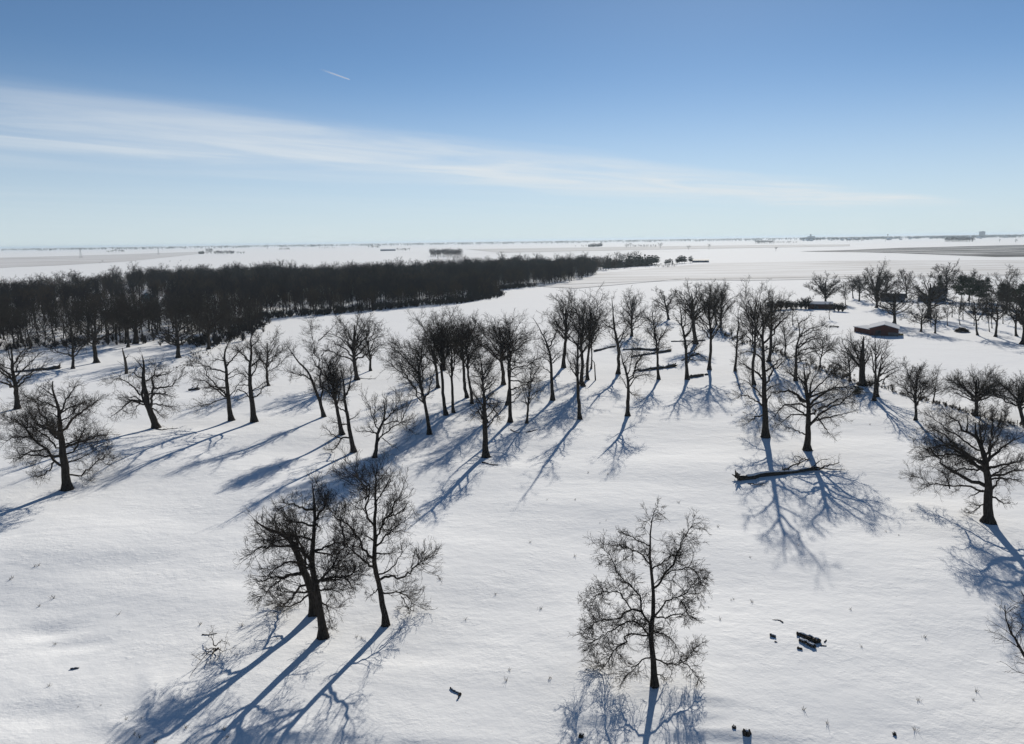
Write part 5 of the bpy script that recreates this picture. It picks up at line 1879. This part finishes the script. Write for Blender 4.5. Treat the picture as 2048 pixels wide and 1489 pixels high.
# ------------------------------------------------------------------ fallen trunks, logs, stumps, branches
def log(name, px, r0, r1, label, cat='log', root_end=None, branches=(), snow=True, lift=0.7, group=None, twigs=0, stub=0):
    """px: photo polyline on the ground; r0/r1 radius in metres; root_end: index of the end with a root plate (0 or -1)."""
    rng = next_rng()
    P = np.array([ground(*q) for q in px])
    base = P[0].copy()
    P = P - base
    K = 12
    P = resample(P, K)
    R = np.linspace(r0, r1, K)
    P[:, 2] += R * lift
    P[1:-1] += rng.normal(size=(K - 2, 3)) * r0 * 0.26
    R = R * rng.uniform(0.88, 1.12, K)
    root = empty(name, tuple(base), label, cat, group)
    g = Geo()
    g.tubes(P, R, 9, 0.09, rng, cap=True)
    for k in range(stub):
        i = rng.integers(2, K - 2)
        v = np.array([rng.normal() * 0.4, rng.normal() * 0.4, 1.0])
        g.tubes(np.array([P[i], P[i] + v * R[i] * 1.6, P[i] + v * R[i] * 2.4]), np.array([0.35, 0.28, 0.16]) * R[i], 5, cap=True)
    g.obj('trunk', M_DEAD, root)
    if snow:
        g = Geo()
        m_ = slice(1, K - 1)
        g.tubes(P[m_] + np.array([0, 0, 1.0]) * R[m_, None] * 0.66, R[m_] * 0.66 * rng.uniform(0.75, 1.05, K - 2), 7, 0.1, rng, cap=True)
        g.obj('snow_cap', M_SNOWCAP, root)
    if root_end is not None:
        c = P[root_end]
        ax = P[0] - P[1] if root_end == 0 else P[-1] - P[-2]
        ax = ax / np.linalg.norm(ax)
        g = Geo()
        rr = r0 if root_end == 0 else r1
        for k in range(15):
            v = rng.normal(size=3)
            v -= v.dot(ax) * ax
            v /= np.linalg.norm(v)
            v[2] = abs(v[2]) if rng.random() < 0.6 else v[2]
            ln = rr * rng.uniform(1.3, 3.0)
            q = np.array([c - ax * rr * 0.5, c + ax * rr * 0.3 + v * ln * 0.5, c + ax * rr * rng.uniform(0.2, 0.9) + v * ln + rng.normal(size=3) * rr * 0.3])
            q[:, 2] = np.maximum(q[:, 2], -0.05)
            g.tubes(q, np.array([0.42, 0.26, 0.09]) * rr, 5)
        g.obj('root_plate', M_DEAD, root)
    BP, BR_, BO = [], [], []
    for (pts, zs, rb) in branches:
        q = np.array([ground(x, y) for x, y in pts]) - base
        q[:, 2] += np.array(zs)
        q = resample(q, 9)
        q[1:-1] += rng.normal(size=(7, 3)) * 0.12
        rr = np.linspace(rb, rb * 0.25, 9)
        BP.append(q)
        BR_.append(rr)
        g = Geo()
        g.tubes(q, rr, 6, 0.1, rng)
        BO.append(g.obj('branch', M_DEAD, root))
    if twigs:
        if BP:
            hosts = [(q_[None], r_[None], o_) for q_, r_, o_ in zip(BP, BR_, BO)]
        else:
            hosts = [(P[None, K // 2:][:, np.linspace(0, K - K // 2 - 1, 9).astype(int)], R[None, K // 2:][:, np.linspace(0, K - K // 2 - 1, 9).astype(int)], root)]
        for SP, SR, host in hosts:
            nt_w = max(3, twigs // len(hosts))
            P2, R2 = grow(rng, SP, SR, nt_w, 0.2, (0.25, 0.6), (0.4, 1.2), 0.04, 0.35, 6, 0.012, 0.02, 2.4, 0.02)
            P3, R3 = grow(rng, P2, R2, nt_w * 4, 0.15, (0.3, 0.6), (0.4, 1.2), 0.02, 0.35, 4, 0.01, 0.012, 1.2, 0.02)
            g = Geo()
            g.tubes(P2, R2, 4)
            g.tubes(P3, R3, 3)
            g.obj('twigs', M_DEAD, host)
    return root


log('fallen_tree', [(1476, 961), (1510, 957), (1544, 951), (1590, 946), (1632, 940)], 0.52, 0.26,
    'big fallen tree on the snow with splintered root end, before two tall oaks', 'fallen tree', 0,
    branches=[([(1560, 950), (1588, 940), (1618, 931)], [0.6, 0.8, 1.2], 0.2), ([(1628, 942), (1655, 939), (1679, 935)], [0.5, 0.7, 1.0], 0.2),
              ([(1600, 946), (1650, 946), (1690, 943)], [0.5, 0.6, 0.4], 0.16), ([(1595, 940), (1606, 926), (1612, 920)], [0.8, 0.9, 0.5], 0.13),
              ([(1615, 932), (1600, 926), (1583, 924), (1590, 932)], [1.1, 0.9, 1.4, 0.4], 0.12), ([(1496, 968), (1515, 972), (1531, 970)], [0.05, 0.1, 0.1], 0.1),
              ([(1620, 943), (1640, 930), (1660, 925)], [0.5, 1.0, 0.8], 0.12)], twigs=60, stub=3)
log('fallen_log', [(1349, 734), (1320, 738), (1290, 741.5), (1268, 744)], 0.55, 0.3, 'long dark fallen log with upturned root stubs, crossed by a standing tree trunk', 'log', 0, twigs=20, stub=5)
log('fallen_log', [(1341, 703), (1310, 708), (1285, 711), (1262, 716)], 0.5, 0.25, 'fallen log of the log heap in the grove, lower one', 'log', None, stub=2, twigs=24)
log('fallen_log', [(1318, 702), (1290, 700.5), (1265, 699.5), (1246, 701)], 0.55, 0.3, 'fallen log of the log heap in the grove, upper one with bushy right end', 'log', None,
    branches=[([(1318, 702), (1326, 697), (1335, 694)], [0.6, 1.2, 1.8], 0.16), ([(1315, 702), (1330, 700), (1343, 701)], [0.5, 1.2, 0.6], 0.16), ([(1312, 702), (1318, 692), (1322, 686)], [0.5, 1.8, 1.6], 0.14)], twigs=90)
log('fallen_log', [(1397, 709.5), (1385, 712), (1374, 717), (1364, 722)], 0.45, 0.25, 'short tangled fallen tree just behind the flared double-stemmed tree', 'fallen tree', None,
    branches=[([(1397, 711), (1406, 716), (1416, 722)], [0.5, 0.5, 0.1], 0.2), ([(1376, 721), (1395, 722), (1415, 722)], [0.3, 0.2, 0.2], 0.18), ([(1378, 714), (1383, 707), (1390, 704)], [0.5, 0.8, 0.9], 0.15)], twigs=40)
log('log', [(1381, 756), (1394, 754.3), (1406.5, 752)], 0.46, 0.40, 'short thick dark log lying right of the flared double-stemmed tree', snow=False)
log('log', [(1409, 750.5), (1416, 750)], 0.25, 0.22, 'small log end lying next to the short thick dark log', snow=False)
log('log', [(1342, 684), (1370, 683.5), (1398, 683), (1410, 682)], 0.2, 0.28, 'thin fallen pole lying level at the back of the right grove', twigs=14, snow=False)
log('fallen_log', [(1189, 704), (1205, 700), (1218, 696), (1231, 694)], 0.42, 0.3, 'dark fallen log between the tallest grove cluster and the Y-forked tree', twigs=10, stub=2)
log('fallen_log', [(118, 738), (95, 740), (60, 743), (22, 746)], 0.62, 0.25, 'fallen tree with upturned root plate behind the tree at the left edge', 'fallen tree', 0, twigs=50, stub=3)
log('log', [(377, 782), (389, 780.5), (400, 779.5)], 0.35, 0.3, 'broken log with upright snags, left of the two side-by-side trees', branches=[([(384, 781), (386, 780), (385, 780)], [0.3, 1.2, 1.8], 0.22), ([(394, 781), (396, 780), (397, 780)], [0.3, 1.2, 2.2], 0.25)])
log('branch', [(964, 926), (975, 928), (985, 931), (996, 931)], 0.13, 0.09, 'dead branch on the snow at the foot of the knobbly front tree', 'branch', snow=False, twigs=6)
log('branch', [(1053, 865.5), (1063, 863.5), (1074, 860.5)], 0.14, 0.07, 'dead branch on the snow right of the snapped-off tree', 'branch', snow=False)
log('branch', [(1021, 860), (1030, 865), (1041, 867)], 0.1, 0.06, 'thin dead branch on the snow below the slim elbow-limbed tree', 'branch', snow=False)
log('branch', [(312, 859), (326, 861), (340, 858), (356, 857)], 0.16, 0.06, 'crooked dead branch at the foot of the gnarled low-branching tree', 'branch', snow=False, twigs=8)
log('branch', [(716, 757), (735, 758.5), (752, 758)], 0.1, 0.05, 'fine dead branch right of the large vase-shaped tree', 'branch', snow=False, twigs=10)
log('log', [(1594, 1270), (1611, 1276), (1628, 1281), (1641, 1286)], 0.23, 0.2, 'longer charred log of the pair lying together at the lower right')
log('log', [(1599, 1282), (1612, 1288), (1622, 1293), (1631, 1297)], 0.2, 0.17, 'shorter log lying in front of the longer charred log at the lower right')
log('log', [(1611, 1276.5), (1622, 1281), (1634, 1288)], 0.2, 0.2, 'split piece of wood wedged between the two logs at the lower right', snow=False)
log('log', [(1595, 1297), (1605, 1300)], 0.12, 0.1, 'small block of wood in front of the pair of logs at the lower right', snow=False)
log('log', [(1540, 1272), (1551, 1275)], 0.17, 0.13, 'dark stump-like chunk left of the pair of logs at the lower right')
log('branch', [(1549, 1284), (1554, 1285)], 0.06, 0.05, 'tiny wood chip below the dark chunk at the lower right', 'branch', snow=False)
log('branch', [(1649, 1285), (1653, 1281)], 0.07, 0.05, 'small wood splinter right of the pair of logs, upper one', 'branch', snow=False)
log('branch', [(1640, 1292), (1653, 1292.5)], 0.05, 0.04, 'small wood splinter right of the pair of logs, lower one', 'branch', snow=False)
log('branch', [(1566, 1246), (1558, 1241), (1545, 1240)], 0.07, 0.03, 'thin stick above the dark chunk at the lower right', 'branch', snow=False)
log('branch', [(141, 1339), (150, 1338), (158, 1337)], 0.09, 0.08, 'short stick with a snowy end lying alone at the lower left', 'branch')
log('branch', [(901, 1377), (908, 1383), (916, 1386), (922, 1391)], 0.09, 0.07, 'crooked dead branch lying alone left of the solitary foreground tree', 'branch', branches=[([(922, 1390), (916, 1396), (914, 1399)], [0.1, 0.1, 0.05], 0.08)])
log('branch', [(404, 1270), (418, 1271), (434, 1267)], 0.06, 0.03, 'thin stick above the spidery fallen branch at the left', 'branch', snow=False)
log('dead_branch', [(437, 1298), (430, 1302), (424, 1310)], 0.1, 0.06, 'spidery many-armed fallen branch in the snow left of the lower-left pair', 'branch', snow=False,
    branches=[([(432, 1298), (424, 1288), (420, 1278), (427, 1270)], [0.3, 0.7, 0.5, 0.2], 0.06), ([(432, 1300), (446, 1296), (460, 1298)], [0.4, 0.9, 0.3], 0.05),
              ([(430, 1304), (410, 1322), (385, 1342), (381, 1356)], [0.4, 0.5, 0.3, 0.05], 0.05), ([(432, 1304), (426, 1322), (420, 1336)], [0.4, 0.6, 0.2], 0.05),
              ([(436, 1302), (443, 1312), (434, 1325)], [0.3, 0.6, 0.2], 0.045), ([(428, 1302), (414, 1301), (408, 1312)], [0.3, 0.4, 0.1], 0.05), ([(440, 1304), (460, 1310), (478, 1311)], [0.2, 0.4, 0.1], 0.03)], twigs=26)
for (x, y, h, r, l) in [(1493, 1466, 0.48, 0.34, 'jagged dark stump at the bottom, right of the solitary foreground tree'), (1468, 1456, 0.22, 0.18, 'small leaning stub left of the jagged dark stump'),
                        (1162, 1474, 0.4, 0.22, 'low dark stub at the bottom, left of the solitary foreground tree'), (1789, 1470, 0.25, 0.16, 'low snowy stub near the bottom right corner')]:
    rng = next_rng()
    base, n, Dh = frame_of(x, y)
    root = empty('stump', tuple(base), l, 'stump')
    g = Geo()
    for k in range(5):
        a = k * 1.256
        o_ = np.array([math.cos(a), math.sin(a), 0]) * r * 0.5
        hh = h * rng.uniform(0.5, 1.0)
        g.tubes(np.array([o_ * 1.5 + [0, 0, -0.15], o_ + [0, 0, hh * 0.5], o_ * 0.9 + [rng.normal() * 0.08, rng.normal() * 0.08, hh]]), np.array([0.6, 0.46, 0.1]) * r, 6, 0.1, rng)
    g.obj('trunk', M_DEAD, root)
    g = Geo()
    g.tubes(np.array([[0, 0, h * 0.3], [0.02, 0, h * 0.55], [0, 0, h * 0.66]]), np.array([0.5, 0.42, 0.05]) * r, 8, 0.1, rng, cap=True)
    g.obj('snow_cap', M_SNOWCAP, root)


def snag(pts, rs, branches, label):
    rng = next_rng()
    base, n, Dh = frame_of(*pts[0])
    mpp = Dh / F_PX
    root = empty('snag', tuple(base), label, 'dead tree')
    P = np.array([plane_pt(x, y, base, n, Dh) for x, y in pts])
    P[0, 2] -= 0.2
    g = Geo()
    g.tubes(resample(P, 10), np.interp(np.linspace(0, 1, 10), np.linspace(0, 1, len(rs)), rs) * mpp, 8, 0.1, rng, cap=True)
    g.obj('trunk', M_DEAD, root)
    for b, rb in branches:
        q = np.array([plane_pt(x, y, base, n, Dh, 0.3 * i) for i, (x, y) in enumerate(b)])
        g = Geo()
        g.tubes(resample(q, 7), np.linspace(rb, rb * 0.3, 7) * mpp, 5, 0.1, rng)
        g.obj('branch', M_DEAD, root)


snag([(253, 748), (252, 730), (249, 714), (246, 705), (244.5, 696)], [3.2, 2.6, 2.2, 1.4, 0.6],
     [([(251, 717), (255, 713), (257, 709)], 1.0), ([(252, 733), (243, 728), (234, 722)], 0.5), ([(254, 742), (262, 733), (268, 730)], 0.5)],
     'broken dead snag with one stubby arm behind the gnarled low-branching tree')
snag([(1191, 761), (1190, 745), (1189, 728), (1188, 724)], [1.5, 1.3, 1.2, 0.8], [([(1189, 726), (1185, 721), (1183, 717)], 0.9), ([(1190, 731), (1194, 730)], 0.4)],
     'thin hooked dead snag beside the tallest grove cluster')

# ------------------------------------------------------------------ dry weed tufts sticking out of the snow
TUFT = []
for k in range(5):
    rng = next_rng()
    ns = int(rng.integers(5, 12))
    a = rng.uniform(0, 6.28, ns)
    P = np.zeros((ns, 4, 3))
    s = np.linspace(0, 1, 4)
    ln = rng.uniform(0.15, 0.4, ns)
    P[:, :, 0] = (np.cos(a) * ln * 0.7)[:, None] * s ** 1.5 + (rng.normal(size=ns) * 0.1)[:, None]
    P[:, :, 1] = (np.sin(a) * ln * 0.6)[:, None] * s ** 1.5 + (rng.normal(size=ns) * 0.1)[:, None]
    P[:, :, 2] = ln[:, None] * s - 0.03
    g = Geo()
    g.tubes(P, np.repeat((0.014 * (1 - 0.6 * s))[None], ns, 0), 3)
    TUFT.append(g.mesh('weed_tuft', M_WEED))
rt = np.random.default_rng(9)
listed = [(1095, 1000), (1176, 946), (1216, 949), (1357, 1006), (1435, 1054), (1822, 1023), (1740, 850), (1463, 832), (1150, 1113), (1018, 1341), (1012, 1363), (1100, 1359), (1082, 1218),
          (1831, 1462), (1836, 1402), (1953, 1383), (1948, 1401), (20, 1160), (25, 1156), (78, 1131), (70, 1133), (80, 1213), (108, 1197), (237, 1229), (98, 1373), (111, 1290), (402, 1250), (485, 1253),
          (1655, 1448), (1606, 1420), (1723, 1295), (1700, 1220), (1850, 1275), (1330, 1015), (1150, 1000), (1500, 1115), (1293, 832), (1258, 880), (1440, 1240), (1505, 1205), (1060, 1085), (990, 1190),
          (280, 1475), (268, 1470), (310, 1486), (372, 1455), (450, 1460), (455, 1475), (556, 1278), (712, 1275), (724, 1278), (800, 1261), (845, 1105), (560, 935), (880, 1160), (930, 1240)]
for i in range(9):
    qx, qy = rt.uniform(0, 2048), 900 + 560 * rt.random()
    for k in range(int(rt.integers(2, 5))):
        listed.append((qx + rt.normal() * 22, qy + rt.normal() * 9))
for i, (x, y) in enumerate(listed):
    p = ground(x, y)
    o = link('weed_tuft', TUFT[i % 5], None, tuple(p))
    o.rotation_euler = (0, 0, rt.uniform(0, 6.28))
    s = rt.uniform(0.8, 1.4) if i < 56 else rt.uniform(0.4, 0.8)
    o.scale = (s, s, s)
    tag(o, 'tuft of dry weed stalks poking out of the snow', 'weed tuft', 'dry weed tufts poking out of the snow')

# ------------------------------------------------------------------ contrail high in the sky
mc, nt_, b_ = new_mat('ice_trail')
nt_.nodes.remove(b_)
tl = nt_.nodes.new('ShaderNodeBsdfTranslucent')
tl.inputs['Color'].default_value = (0.9, 0.9, 0.92, 1)
tr = nt_.nodes.new('ShaderNodeBsdfTransparent')
mx = nt_.nodes.new('ShaderNodeMixShader')
tcn = nt_.nodes.new('ShaderNodeTexCoord')
sp_ = nt_.nodes.new('ShaderNodeSeparateXYZ')
nt_.links.new(tcn.outputs['Generated'], sp_.inputs[0])
nt_.links.new(math_node(nt_, 'MULTIPLY', smooth(nt_, sp_.outputs[0], 0.0, 0.75), 0.42), mx.inputs[0])
nt_.links.new(tr.outputs[0], mx.inputs[1])
nt_.links.new(tl.outputs[0], mx.inputs[2])
nt_.links.new(mx.outputs[0], nt_.nodes['Material Output'].inputs['Surface'])


def sky_pt(x, y, h):
    d = ray(x, y)
    return CAM + d * ((h - CAM_H) / d[2])


c0, c1 = sky_pt(638, 138, 8500), sky_pt(699, 159.5, 8500)
s = np.linspace(0, 1, 12)[:, None]
g = Geo()
g.tubes((c0 * (1 - s) + c1 * s) - c0, 22 + 26 * np.linspace(1, 0, 12) * np.linspace(0.4, 1, 12) + 10 * np.linspace(1, 0.2, 12), 8)
tag(g.obj('contrail', mc, None, tuple(c0)), 'short white aircraft contrail in the blue sky', 'contrail')

# ------------------------------------------------------------------ haze
mh, nt_, b_ = new_mat('air_haze')
nt_.nodes.remove(b_)
pv_ = nt_.nodes.new('ShaderNodeVolumePrincipled')
pv_.inputs['Color'].default_value = (0.72, 0.87, 1.0, 1)
pv_.inputs['Density'].default_value = 0.00005
pv_.inputs['Anisotropy'].default_value = 0.22
nt_.links.new(pv_.outputs[0], nt_.nodes['Material Output'].inputs['Volume'])
v = [(sx * 91000 + 0, y_, z_) for z_ in (-4.0, 62.0) for (sx, y_) in ((-1, -41000), (1, -41000), (1, 111000), (-1, 111000))]
hz = link('haze', poly_mesh('haze', v, [(0, 3, 2, 1), (4, 5, 6, 7), (0, 1, 5, 4), (1, 2, 6, 5), (2, 3, 7, 6), (3, 0, 4, 7)], mh))
tag(hz, kind='stuff')
